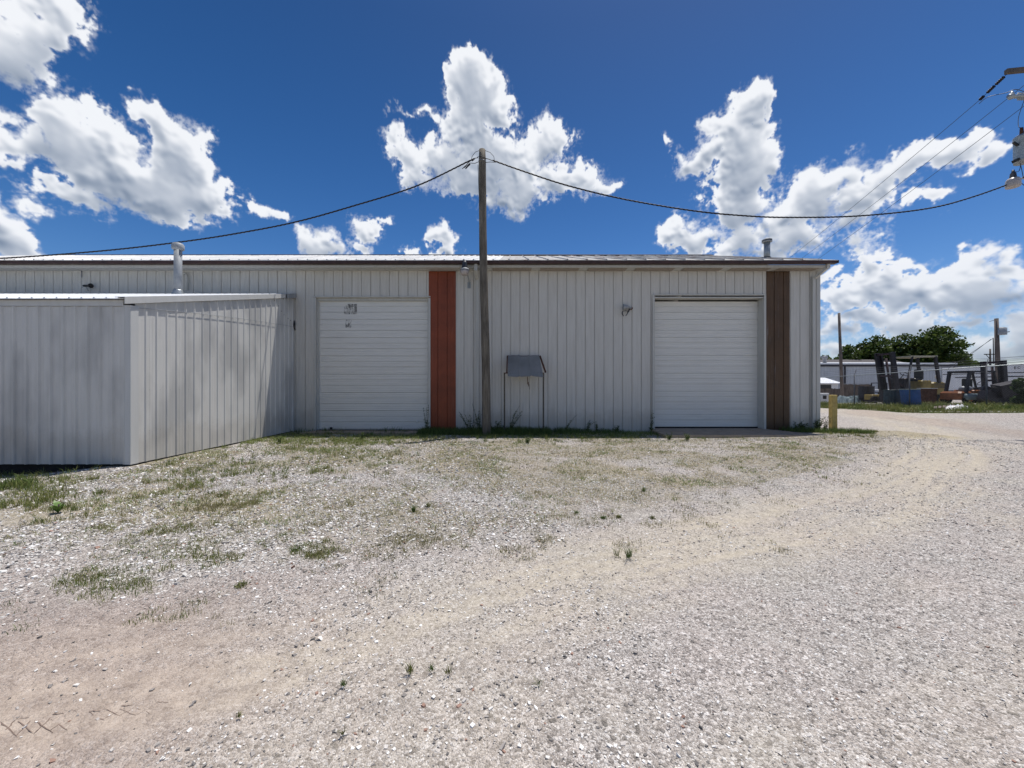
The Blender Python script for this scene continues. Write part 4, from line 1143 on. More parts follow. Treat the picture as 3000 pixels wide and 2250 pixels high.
h = MB(); h.lathe((lp.x, 11.9, lp.z), [(.15, -.27), (.165, -.24), (.155, -.06), (.12, .0)], 18); h.build('lamp_lens', M['lens'], t)
h = MB(); h.tube([(lp.x+.1, 11.9, lp.z), (UX, 12.1, lp.z+.1)], .02, 6); h.build('lamp_arm', M['galv'], t)
h = MB()
h.tube(catmull([PX(2868, 304, 12.6), PX(2895, 284, 12.4), PX(2947, 272, 12.1), PX(2975, 262, 12.0), PX(3005, 270, 12.0)], 6), .010, 5)
h.tube(catmull([PX(3002, 290, 12), PX(2985, 340, 12), PX(2984, 370, 11.9), Vector((tx-.15, 11.78, 9.38))], 6), .008, 5)
h.tube(catmull([Vector((tx-.36, 11.8, 8.9)), PX(2980, 430, 11.9), PX(2990, 470, 11.9), PX(2986, 500, 11.9), PX(2972, 503, 11.9)], 6), .008, 5)
h.tube(catmull([Vector((tx-.33, 11.8, 8.38)), PX(2986, 470, 11.9), PX(2998, 520, 11.9)], 6), .008, 5)
h.tube(catmull([PX(2970, 515, 11.9), PX(2985, 530, 11.9), PX(3003, 545, 11.9)], 6), .010, 5)
h.build('jumper_wire', M['thin_wire'], t)

# far pole hidden behind the warehouse that carries the three line wires
FX, FY = 28.0, 52.0
def far_pole(name, x, y, zt, label, r=.14, arm=None, mat='pole_grey', top=None):
    t = thing(name, (x, y, gh(x, y)), label, 'power pole')
    tx_, ty_ = top or (x, y)
    h = MB(); h.tube([(x, y, gh(x, y)-.2), ((x+tx_)/2, (y+ty_)/2, zt/2), (tx_, ty_, zt)], [r*1.15, r, r*.8], 12); h.build('shaft', M[mat], t)
    if arm:
        h = MB(); h.bar((tx_-arm, ty_, zt-.35), (tx_+arm, ty_, zt-.35), .1, .12)
        for k in (-1, -.5, .5, 1): h.tube([(tx_+arm*k*.94, ty_, zt-.29), (tx_+arm*k*.94, ty_, zt-.1)], .045, 6)
        h.build('crossarm', M['pole_grey'], t)
    return t
far_pole('power_pole', FX, FY, 11.6, 'distant power pole behind the warehouse that ends the three line wires', .15, 1.3)
for (a, zz, xx, lab) in (((2870, 293, 12.9), 11.3, -1.2, 'highest of the three thin line wires running down behind the warehouse roof'), ((3063, 200, 12.0), 11.35, .0, 'middle of the three thin line wires running down behind the warehouse roof'), ((3060, 265, 12.1), 10.3, .2, 'lowest of the three thin line wires running down behind the warehouse roof')):
    p = PX(*a); q = Vector((FX+xx, FY, zz)); h = MB(); pts = []
    for i in range(41):
        u = i/40; v = p.lerp(q, u); v.z -= 4*.55*u*(1-u); pts.append(v)
    h.tube(pts, .009, 5); tag(h.build('line_wire', M['thin_wire']), lab, 'wire')

# ================================================================== yard at the right
bx = (2440-1500)/F*12.75
t = thing('wooden_post', (bx, 12.75, 0), 'short yellowish square timber bollard at the warehouse corner', 'post')
h = MB(); zt = CAMH+(1130-1157)/F*12.75
h.bevbox(bx-.085, bx+.085, 12.66, 12.83, -.2, zt, .012); o = h.build('post', M['post_wood'], t)

def chain_fence():
    P = [(20.6,33.4),(20.85,30.3),(21.1,27.2),(21.3,24.0),(21.75,21.1),(23.5,19.1),(25.6,16.9),(27.8,14.8),(30,12.7)]
    TZ = [1.98,2.0,2.05,2.14,2.27,2.46,2.66,2.85,3.0]
    t = thing('chain_link_fence', (21.75, 21.1, .27), 'chain link fence with barbed wire arms along the grassy bank', 'fence')
    for (x, y), z in zip(P, TZ):
        h = MB(); h.tube([(x, y, z-2.3), (x, y, z+.04)], .030, 8); 
        h.build('post', M['chain'], t)
    for (x, y), z in zip(P, TZ):
        h = MB(); h.bar((x, y, z), (x+.22, y+.12, z+.36), .03, .03); h.build('barb_arm', M['chain'], t)
    h = MB(); h.tube([(x, y, z) for (x, y), z in zip(P, TZ)], .021, 8); h.build('top_rail', M['galv'], t)
    h = MB()
    for k in (.35, .68, 1.0): h.tube([(x+.22*k, y+.12*k, z+.36*k) for (x, y), z in zip(P, TZ)], .006, 4)
    h.build('barbed_wire', M['chain'], t)
    h = MB(); r = .0021
    for (a, za), (b, zb) in zip(list(zip(P, TZ))[:-1], list(zip(P, TZ))[1:]):
        L = math.dist(a, b); d = .085; H = 1.95
        def pt_(s, hh):
            u = s/L; return Vector((a[0]+(b[0]-a[0])*u, a[1]+(b[1]-a[1])*u, za+(zb-za)*u-H+hh))
        nrm = Vector((-(b[1]-a[1]), b[0]-a[0], 0)).normalized()*r
        for sgn in (1, -1):
            s = -H
            while s < L + H:
                # wire from (s,0) to (s+sgn*H, H) clipped to 0..L
                s0, h0, s1, h1 = s, 0, s+sgn*H, H
                def clip(s0, h0, s1, h1):
                    lo, hi = 0, 1
                    for (p, q) in ((s0-0, s1-s0), (L-s0, s0-s1)):
                        if q > 0: lo = max(lo, -p/q)
                        elif q < 0: hi = min(hi, -p/q)
                        elif p < 0: return None
                    return None if lo >= hi else (s0+(s1-s0)*lo, h0+(h1-h0)*lo, s0+(s1-s0)*hi, h0+(h1-h0)*hi)
                c = clip(s0, h0, s1, h1)
                if c:
                    p = pt_(c[0], c[1]); q = pt_(c[2], c[3]); e = (q-p).cross(nrm).normalized()*r
                    h.add([p-nrm, p+nrm*.5+e, p+nrm*.5-e, q-nrm, q+nrm*.5+e, q+nrm*.5-e], [(0,1,4,3),(1,2,5,4),(2,0,3,5)])
                s += d
    h.build('wire_mesh', M['chain'], t)
chain_fence()

def wheel(mb_tyre, x, y, z, r, w_):
    mb_tyre.lathe((x, y-w_/2, z), [(r*.55, 0), (r*.9, .0), (r, w_*.15), (r, w_*.85), (r*.9, w_), (r*.55, w_)], 20, 'y')
def forklift(name, ox, oy, oz, S, facing, paint, label, mast_h, guard_h, tilt, body_h, roofmat):
    """side-on forklift; facing +1 drives to +x; local x runs from rear (0) to mast (len)"""
    t = thing(name, (ox, oy, oz), label, 'forklift')
    X = lambda a: ox + a*facing*S
    def bx_(mb, a0, a1, y0, y1, z0, z1, b=.04):
        x0, x1 = sorted((X(a0), X(a1))); return mb.bevbox(x0, x1, oy+y0*S, oy+y1*S, oz+z0*S, oz+z1*S, b)
    c = MB(); bx_(c, 0, .75, -.5, .5, .35, body_h-.05, .10); bx_(c, .0, .70, -.46, .46, .25, .4, .04); c.build('counterweight', paint, t)
    c = MB(); bx_(c, .72, 1.25, -.46, .46, .55, body_h+.03, .05); c.build('hood', paint, t)
    c = MB(); bx_(c, .70, 2.3, -.5, .5, .30, .56, .03); c.build('chassis', M['black_steel'], t)
    c = MB()
    for k in range(4): bx_(c, .06, .66, -.515, -.505, body_h-.35+k*.07, body_h-.32+k*.07, .002)
    c.build('grille', M['black_steel'], t)
    c = MB(); bx_(c, .95, 1.35, -.22, .22, body_h+.0, body_h+.16, .05); bx_(c, .88, 1.0, -.22, .22, body_h+.1, body_h+.62, .04); c.build('seat', M['black'], t)
    c = MB(); bx_(c, 1.85, 2.1, -.42, .42, .5, body_h+.15, .05); c.build('dash', M['black_steel'], t)
    c = MB(); sx = X(1.72); c.tube([(X(1.95), oy, oz+(body_h+.1)*S), (sx, oy, oz+(body_h+.38)*S)], .02*S, 6)
    ring = [(sx+.17*S*math.cos(a)*.7, oy+.18*S*math.sin(a), oz+(body_h+.38)*S+.1*S*math.cos(a)*facing) for a in [k*2*math.pi/16 for k in range(17)]]
    c.tube(ring, .016*S, 6); c.build('steering_wheel', M['black'], t)
    gh_ = guard_h
    for y in (-.45, .45):
        c = MB(); c.bar((X(2.0), oy+y*S, oz+(body_h-.1)*S), (X(1.75), oy+y*S, oz+gh_*S), .07*S, .07*S); c.build('guard_pillar', M['black_steel'], t)
        c = MB(); c.bar((X(.35), oy+y*S, oz+(body_h-.1)*S), (X(.55), oy+y*S, oz+gh_*S), .12*S, .10*S); c.build('guard_pillar', M['black_steel'], t)
    c = MB()
    for y in (-.45, .45): c.bar((X(.45), oy+y*S, oz+gh_*S), (X(1.85), oy+y*S, oz+gh_*S), .07*S, .09*S)
    for k in range(8):
        a = .5 + k*.18; c.bar((X(a), oy-.45*S, oz+(gh_+.02)*S), (X(a), oy+.45*S, oz+(gh_+.02)*S), .05*S, .05*S)
    c.build('overhead_guard', roofmat, t)
    tl = tilt*mast_h
    for y in (-.42, .42):
        c = MB(); c.bar((X(2.42), oy+y*S, oz+.1*S), (X(2.42+tl), oy+y*S, oz+mast_h*S), .20*S, .13*S, (0,1,0)); c.bar((X(2.30), oy+(y*.8)*S, oz+.3*S), (X(2.30+tl*.9), oy+y*.8*S, oz+(mast_h-.12)*S), .08*S, .10*S, (0,1,0))
        c.build('mast_rail', M['black_steel'], t)
    c = MB()
    for z in (.35, mast_h*.55, mast_h-.08): c.bar((X(2.42+tilt*z), oy-.42*S, oz+z*S), (X(2.42+tilt*z), oy+.42*S, oz+z*S), .1*S, .1*S)
    c.tube([(X(2.36), oy, oz+.2*S), (X(2.36+tl*.9), oy, oz+(mast_h-.3)*S)], .05*S, 8)
    c.bar((X(1.9), oy-.3*S, oz+.8*S), (X(2.36+tilt*1.3), oy-.3*S, oz+1.3*S), .07*S, .07*S); c.build('mast_frame', M['purple_steel'], t)
    c = MB(); bx_(c, 2.52, 2.60, -.45, .45, .2, .75, .01); c.build('carriage', M['black_steel'], t)
    for y in (-.28, .28):
        c = MB(); bx_(c, 2.6, 3.55, y-.06, y+.06, .12, .16, .005); c.build('fork', M['black_steel'], t)
    for (a, r_, w_) in ((.42, .27, .2), (2.15, .36, .26)):
        for y in (-.5, .5):
            c = MB(); wheel(c, X(a), oy+(y if y < 0 else y)*S, oz+r_*S, r_*S, w_*S); wo = c.build('wheel', M['rubber'], t)
            d = MB(); d.lathe((X(a), oy+y*S-w_*S/2-.01, oz+r_*S), [(.0001, .0), (r_*.42*S, .0), (r_*.5*S, .03)], 14, 'y'); d.build('rim', paint, wo)
    return t
f1x = (2762-1500)/F*26
g1 = .22
tf = forklift('forklift', f1x, 26.4, g1, 1.28, -1, M['yellow'], 'large old yellow forklift facing left with a tall dark mast', 2.76, 2.53, .13, 1.25, M['cream'])
f2x = (2780-1500)/F*22.4
tf2 = forklift('forklift', f2x, 22.4, .42, 1.12, 1, M['orange'], 'smaller rusty orange forklift facing right beneath a dark overhead guard', 2.25, 1.68, -.06, .72, M['black_steel'])
c = MB(); c.lathe((f2x+.42, 22.2, 1.30), [(.001,.0),(.12,.02),(.19,.14),(.19,.5),(.12,.62),(.001,.64)], 14, 'x'); c.build('fuel_tank', M['galv_dull'], tf2)
c = MB(); c.lathe((f1x-.4, 26.0, 2.0), [(.05, 0), (.09, .05), (.09, .16), (.05, .2)], 12); c.build('beacon', M['white_plastic'], tf)

def tote(name, px0, px1, py0, py1, z, mat, label, cat='bin', tiltx=0, rim=None):
    x0, x1 = (px0-1500)/F*z, (px1-1500)/F*z; zb = CAMH+(1130-py1)/F*z; zt = CAMH+(1130-py0)/F*z
    g = gh((x0+x1)/2, z); t = thing(name, ((x0+x1)/2, z+.4, min(zb, g)), label, cat)
    c = MB(); cx = (x0+x1)/2; w2 = (x1-x0)/2; dp = w2*.95; n = 20
    prof = [(.86, 0), (.9, .04), (.96, .30), (.94, .32), (.99, .34), (.985, .62), (.96, .64), (1.0, .66), (1.0, .97), (1.03, .98), (1.03, 1.0)]
    vs = []; 
    for (k, hh) in prof:
        for i in range(n):
            a = 2*math.pi*i/n; ca, sa = math.cos(a), math.sin(a); q = (abs(ca)**3.2+abs(sa)**3.2)**(-1/3.2)
            vs.append((cx + w2*k*ca*q*.86 + tiltx*hh, z+dp*.8+.0 + dp*k*sa*q*.8, min(zb, g)-.03 + (zt-min(zb, g)+.03)*hh))
    fs = [(j*n+i, j*n+(i+1)%n, (j+1)*n+(i+1)%n, (j+1)*n+i) for j in range(len(prof)-1) for i in range(n)]
    fs.append(tuple((len(prof)-1)*n+i for i in range(n)))
    c.add(vs, fs); c.build('tub', mat, t)
    vt = vs[-n:]; c = MB(); c.tube([Vector(p)+Vector((0,0,.0)) for p in vt]+[vt[0]], .02, 6); c.build('rim', rim or mat, t)
    return t
tote('plastic_bin', 2666, 2714, 1141, 1196, 21.9, M['blue'], 'bright blue plastic drum leaning behind the chain link fence', 'bin', -.12, M['tarp'])
tote('plastic_bin', 2608, 2652, 1143, 1189, 22.9, M['teal'], 'dark teal plastic drum behind the fence left of the blue drum', 'bin', .05)
tote('steel_bin', 2712, 2757, 1138, 1184, 23.0, M['rust'], 'rusty brown steel bin right of the blue drum', 'bin', .0, M['galv_light'])
tote('steel_bin', 2532, 2572, 1132, 1165, 29.0, M['black_steel'], 'black steel bin left of the large yellow forklift', 'bin')

# dark heap of machine attachments on the far right behind the fence
mz = 20.9; t = thing('scrap_attachments', ((2935-1500)/F*mz, mz+.5, .5), 'dark heap of steel machine attachments behind the fence at far right', 'scrap')
random.seed(5)
for k in range(9):
    c = MB(); px = random.uniform(2895, 2990); py = random.uniform(1135, 1175)
    p = PX(px, py, mz+random.uniform(0, .9)); s = random.uniform(.25, .5)
    e = Matrix.Rotation(random.uniform(-.5, .5), 3, 'Y') @ Matrix.Rotation(random.uniform(-.6, .6), 3, 'Z')
    c.obox((p.x, p.y, max(.55+s*.4, p.z)), e @ Vector((s, 0, 0)), e @ Vector((0, s*.7, 0)), e @ Vector((0, 0, s*.75)))
    c.build('attachment', M['black_steel'], t, .02)
c = MB(); p = PX(2952, 1128, mz+.2); q = PX(3010, 1128, mz+.4); c.tube([p, p.lerp(q, .4), p.lerp(q, .42), q], [.06, .06, .09, .09], 12); c.build('hydraulic_cylinder', M['galv_light'], t)
c = MB(); p = PX(2850, 1163, 21.8); c.lathe((p.x-.5, 21.8, p.z), [(.001,0),(.16,.03),(.19,.1),(.19,.9),(.16,.97),(.001,1)], 16, 'x'); tag(c.build('gas_cylinder', M['tarp']), 'grey gas cylinder lying below the orange forklift body', 'gas cylinder')

# white crumpled sheet on the bank
def crumple(name, cx, cy, w_, d_, h_, mat, label, cat, seed=3):
    nx, ny = 26, 12; xs = np.linspace(-1, 1, nx); ys = np.linspace(-1, 1, ny); X, Y = np.meshgrid(xs, ys)
    e = np.clip(1-(X**2+Y**2), 0, 1)**.5
    Z = e*(h_*(.55+.9*np.clip(fbm(X*2.3+seed, Y*2+seed, seed, 4)+.3, 0, 2)))
    XX = cx+X*w_/2; YY = cy+Y*d_/2; ZZ = ground_h(XX, YY)+Z-.01
    vs = np.stack([XX, YY, ZZ], -1).reshape(-1, 3).tolist(); fs = [(j*nx+i, j*nx+i+1, (j+1)*nx+i+1, (j+1)*nx+i) for j in range(ny-1) for i in range(nx-1)]
    c = MB(); c.add(vs, fs); return tag(c.build(name, mat), label, cat)
crumple('plastic_sheet', (2800-1500)/F*19.0, 19.0, 1.1, .6, .2, M['white_plastic'], 'crumpled white plastic sheet on the grassy bank before the fence', 'sheet')
c = MB()
for k in range(5):
    p = PX(2748+k*13, 1190-k*1.2, 19.1); g = gh(p.x, 19.1); c.bar((p.x-.25, 19.0, g+.08), (p.x+.22, 19.4, g+.16), .10, .02)
tag(c.build('plank_stack', M['pole_grey']), 'loose pale boards lying left of the white plastic sheet', 'boards')
crumple('covered_boat', (2490-1500)/F*30, 30, 2.4, 1.4, .62, M['tarp'], 'long blue grey tarp covered hull lying in the grass before the board fence', 'boat', 8)
zc = 30; x0 = (2404-1500)/F*zc; x1 = (2430-1500)/F*zc; g = gh(x0, zc)
t = thing('equipment_cabinet', (x0, zc, g), 'pale grey cabinet with a small dark window beside the warehouse corner', 'cabinet')
c = MB(); c.bevbox(x0, x1, zc, zc+.6, g-.05, .92, .03); c.build('body', M['trailer_white'], t)
c = MB(); c.box(x0+.18, x0+.46, zc-.012, zc-.003, .46, .74); c.build('window', M['black'], t)
# yellow low machine between
zc = 28; x0 = (2556-1500)/F*zc; x1 = (2600-1500)/F*zc; g = gh(x0, zc)
t = thing('pallet_truck', (x0, zc, g), 'low yellow and black wheeled machine in the grass beside the black steel bin', 'machine')
c = MB(); c.bevbox(x0, x1, zc, zc+.7, g+.25, g+.62, .04); c.build('body', M['yellow'], t)
c = MB(); c.bevbox(x0+.2, x1-.05, zc-.03, zc+.6, g+.1, g+.45, .04); c.build('motor', M['black_steel'], t)
for xx in (x0+.1, x1-.15): c = MB(); wheel(c, xx, zc-.05, g+.25, .26, .18); c.build('wheel', M['rubber'], t)
# black rack
zc = 31; x0 = (2577-1500)/F*zc; x1 = (2598-1500)/F*zc; zt = CAMH+(1130-1122)/F*zc; g = gh(x0, zc)
t = thing('steel_rack', (x0, zc, g), 'small black steel rack frame behind the yellow machine', 'rack')
c = MB()
for xx in (x0, x1):
    for yy in (zc, zc+.7): c.bar((xx, yy, g), (xx, yy, zt), .07, .07)
for z in (zt, zt-.75):
    for yy in (zc, zc+.7): c.bar((x0, yy, z), (x1, yy, z), .06, .06)
    for xx in (x0, x1): c.bar((xx, zc, z), (xx, zc+.7, z), .06, .06)
c.build('frame', M['black_steel'], t)
c = MB(); c.bevbox(x0+.08, x1+.5, zc+.1, zc+.6, g+.8, g+1.0, .03); c.build('shelf_load', M['trailer_white'], t)

# board fence
zc = 38; t = thing('board_fence', ((2470-1500)/F*zc, zc, 0), 'weathered brown wooden board fence before the pale blue building', 'fence')
c = MB(); x = 26.0; random.seed(2); xe = (2548-1500)/F*zc; xm = (2464-1500)/F*zc
while x < xe:
    top = 1.63 if x > xm else 1.22
    c.box(x, x+.13, zc+random.uniform(-.01, .01), zc+.03, -.05, top + random.uniform(-.03, .03)); x += .14
c.build('boards', M['fence_wood'], t)
c = MB(); c.bar((26, zc+.06, 1.0), (xe, zc+.06, 1.0), .05, .09); c.bar((xm, zc-.02, 1.68), (xe, zc-.02, 1.68), .09, .05); c.build('rail', M['galv_light'], t)
# shed with white lean roof
zc = 42; x0 = 27.0; x1 = (2462-1500)/F*zc
t = thing('small_shed', (x1-2, zc, 0), 'small shed with bright white ribbed roof behind the board fence', 'shed')
c = MB(); c.box(x0, x1-.25, zc, zc+3, 0, 1.85); c.build('wall', M['trailer_white'], t)
c = MB(); c.box(x0+.3, x1-1.0, zc-.02, zc-.004, 1.15, 1.62); c.build('opening', M['black'], t)
c = MB(); vs = [(x0, zc-.3, 1.78), (x1, zc-.3, 1.78), (x1-.15, zc+1.9, 2.42), (x0, zc+1.9, 2.42), (x0, zc-.3, 1.72), (x1, zc-.3, 1.72), (x1-.15, zc+1.9, 2.36), (x0, zc+1.9, 2.36)]
c.add(vs, [(0,1,2,3),(4,7,6,5),(0,4,5,1),(1,5,6,2),(2,6,7,3),(3,7,4,0)]); c.build('roof', M['roof_shed'], t)

# pale blue long building
zc = 50; t = thing('metal_building', (45, zc, 0), 'long low pale blue grey metal building with white roof edge behind the yard', 'building')
c = MB(); x = 20.0; vs = []; prof = []
while x < 57.2: prof += [(x, 0), (x+.25, 0), (x+.28, .03), (x+.32, .03), (x+.35, 0)]; x += .38
vs = []
for (x, d_) in prof: vs += [(x, zc+d_, -.1), (x, zc+d_, 4.1)]
c.add(vs, [(2*i, 2*i+2, 2*i+3, 2*i+1) for i in range(len(prof)-1)]); c.box(20, 57.2, zc+.05, zc+14, -.1, 4.0); c.build('wall', M['far_wall'], t)
c = MB(); vs = [(19.7, zc-.2, 4.28), (57.5, zc-.2, 4.28), (57.5, zc+7, 4.95), (19.7, zc+7, 4.95), (57.5, zc+14.3, 4.28), (19.7, zc+14.3, 4.28)]; c.add(vs, [(0,1,2,3),(3,2,4,5)]); c.box(19.7, 57.5, zc-.21, zc-.18, 4.26, 4.46); c.build('roof', M['roof_shed'], t)
c = MB(); c.box(19.7, 57.5, zc-.16, zc-.03, 3.98, 4.25); c.build('gutter', M['dark_trim'], t)
for px in (2474, 2611): c = MB(); X_ = (px-1500)/F*zc; c.box(X_-.09, X_+.09, zc-.13, zc-.02, 0, 4.0); c.build('downspout', M['dark_trim'], t)
c = MB(); p = PX(2416, 1060, 51.5); c.lathe((p.x, p.y, 4.2), [(.22, 0), (.22, .9), (.36, .95), (.36, 1.2), (.1, 1.3)], 12); c.build('vent', M['galv_dull'], t)
# dark roofed building behind
zc = 64; t = thing('house', (48, zc, 0), 'building with a dark grey shingle roof behind the pale blue one', 'building')
x0, x1 = (2440-1500)/F*zc, (2692-1500)/F*zc
c = MB(); c.box(x0, x1, zc, zc+9, 0, 4.6); c.add([(x0, zc, 4.6), (x0, zc+9, 4.6), (x0, zc+4.5, 6.1)], [(0,1,2)]); c.add([(x1, zc, 4.6), (x1, zc+9, 4.6), (x1, zc+4.5, 6.1)], [(2,1,0)]); c.build('wall', M['cream'], t)
c = MB(); c.add([(x0-.4, zc-.4, 4.5), (x1+.4, zc-.4, 4.5), (x1+.1, zc+4.5, 6.15), (x0-.1, zc+4.5, 6.15), (x1+.4, zc+9.4, 4.5), (x0-.4, zc+9.4, 4.5)], [(0,1,2,3),(3,2,4,5)]); c.build('roof', M['far_roof'], t)

# white semi trailer
def trailer():
    a = Vector(((2759-1500)/F*40, 40, 0)); b = Vector((44.6, 27.5, 0)); d = (b-a).normalized(); nrm = Vector((-d.y, d.x, 0))
    if nrm.x < 0: nrm = -nrm
    L = (b-a).length; t = thing('semi_trailer', a, 'white box trailer with black lettering and stripes behind the orange forklift', 'trailer')
    def blk(s0, s1, w0, w1, z0, z1, name, mat, par=t):
        c = MB(); m_ = a + d*(s0+s1)/2 + nrm*(w0+w1)/2; m_.z = (z0+z1)/2
        c.obox(m_, d*(s1-s0)/2, nrm*(w1-w0)/2, Vector((0,0,(z1-z0)/2))); return c.build(name, mat, par, .02 if name == 'box' else 0)
    bx = blk(0, L, 0, 2.5, .95, 3.42, 'box', M['trailer_white'])
    blk(.1, L, -.012, -.002, 2.62, 2.69, 'stripe', M['black']); blk(1.2, L, -.012, -.002, 2.28, 2.37, 'stripe', M['black']); blk(0, L, -.02, -.002, 3.34, 3.42, 'top_rail', M['galv_light']); blk(0, L, -.02, -.002, .95, 1.05, 'bottom_rail', M['galv_dull'])
    blk(.0, .04, -.02, 2.5, .9, 3.42, 'door_edge', M['galv_dull'])
    for s in (1.0, 2.2, L-2):
        for w_ in (.2, 2.1):
            m_ = a + d*s + nrm*w_; c = MB(); c.tube([m_ + nrm*(-.15) + Vector((0,0,.5)), m_ + nrm*.15 + Vector((0,0,.5))], .5, 18); c.build('wheel', M['rubber'], t)
    def text(body, s, z, size):
        cu = bpy.data.curves.new('lettering', 'FONT'); cu.body = body; cu.size = size; cu.extrude = .004; cu.offset = .004
        o = bpy.data.objects.new('lettering', cu); col.objects.link(o)
        m4 = Matrix((( d.x, 0, -nrm.x), (d.y, 0, -nrm.y), (0, 1, 0))).to_4x4()
        p = a + d*s - nrm*.012; o.parent = t; o.rotation_euler = m4.to_euler(); o.location = (p.x-a.x, p.y-a.y, z)
        cu.materials.append(M['black'])
        bpy.context.view_layer.update()
        me = bpy.data.meshes.new_from_object(o.evaluated_get(bpy.context.evaluated_depsgraph_get()))
        o2 = bpy.data.objects.new('lettering', me); o2.parent = t; o2.rotation_euler = o.rotation_euler; o2.location = o.location
        bpy.data.objects.remove(o); col.objects.link(o2)
    text('BLACK', .65, 2.76, .30); text('E C', 5.75, 2.98, .30)
trailer()

# distant poles
z_ = 36; far_pole('power_pole', (2468-1500)/F*z_, z_, CAMH+(1130-917)/F*z_, 'plain thin wooden pole rising before the pale blue building', .125, None, 'pole_grey', ((2458-1500)/F*z_, z_))
z_ = 33; tp = far_pole('power_pole', (2926-1500)/F*z_, z_, CAMH+(1130-933)/F*z_, 'brown wooden pole with a grey transformer can behind the white trailer', .16, None, 'pole_grey', ((2919-1500)/F*z_, z_))
c = MB(); p = PX(2935, 970, z_-.3); c.lathe((p.x+.05, p.y, p.z-.32), [(.25, 0), (.26, .05), (.26, .58), (.1, .66)], 14); c.build('transformer', M['galv_light'], tp)
c = MB(); c.bar((p.x+.3, p.y, p.z-.1), (p.x+.62, p.y, p.z-.05), .08, .08); c.bar(PX(2912, 938, z_), PX(2899, 942, z_), .04, .04); c.build('bracket', M['galv_dull'], tp)
c = MB(); q = PX(2911, 990, z_); q2 = PX(2822, 1050, z_+4); q3 = PX(2828, 1052, z_+4)
c.tube([q, q2 + (q2-q)*.8], .02, 4); c.tube([q + Vector((0, .2, -.1)), q3 + (q3-q)*.75], .02, 4); c.tube([PX(2910, 990, z_-.2), PX(2911, 1066, z_-.2)], .035, 5); c.build('guy_wire', M['cable'], tp)
z_ = 75; tq = far_pole('power_pole', (2901-1500)/F*z_, z_, CAMH+(1130-1022)/F*z_, 'distant power pole with a crossarm left of the transformer pole', .16, None)
c = MB(); p = PX(2900, 1038, z_); c.bar((p.x-1.1, z_, p.z), (p.x+.9, z_, p.z), .14, .16); c.bar((p.x-.8, z_, p.z), (p.x, z_, p.z-.9), .07, .07); c.build('crossarm', M['bark'], tq)
for (y0, y1, wl) in ((1056, 1048, 'second highest'), (1062, 1053, 'second lowest'), (1050, 1043, 'highest'), (1067, 1060, 'lowest')):
    c = MB(); c.tube([PX(2840, y0+2, 85), PX(2900, y0, z_), PX(3060, y1-4, 62)], .022, 4)
    tag(c.build('line_wire', M['thin_wire']), wl + ' of the four thin level wires passing the distant crossarm pole', 'wire', 'level wires at the horizon')

# ================================================================== trees and weeds
def leaf_cloud(centres, n, size, a, b, rng):
    """small leaf sprays in lumpy clusters; returns V,F,C"""
    cs = np.array([c[:3] for c in centres]); rr = np.array([c[3] for c in centres])
    pr = rr**2/np.sum(rr**2); idx = rng.choice(len(cs), n, p=pr)
    d = rng.normal(0, 1, (n, 3)); d /= np.linalg.norm(d, axis=1)[:, None]
    rad = rr[idx]*rng.uniform(.35, 1.08, n)**.6
    P = cs[idx] + d*rad[:, None]*np.array([1, 1, .8])
    u = rng.normal(0, 1, (n, 3)); u /= np.linalg.norm(u, axis=1)[:, None]; v = np.cross(u, rng.normal(0, 1, (n, 3))); v /= np.linalg.norm(v, axis=1)[:, None]
    s = size*rng.uniform(.5, 1.4, n)[:, None]
    V = np.stack([P-u*s, P-v*s*.5, P+u*s, P+v*s*.5], 1).reshape(-1, 3)
    F_ = np.arange(n*4).reshape(-1, 4)
    k = np.clip(rng.normal(.5, .25, (len(cs), 1))[idx] + rng.normal(0, .15, (n, 1)), 0, 1)
    C = a*(1-k) + b*k
    return V, F_, np.repeat(np.concatenate([C, np.ones((n, 1))], 1), 4, 0)
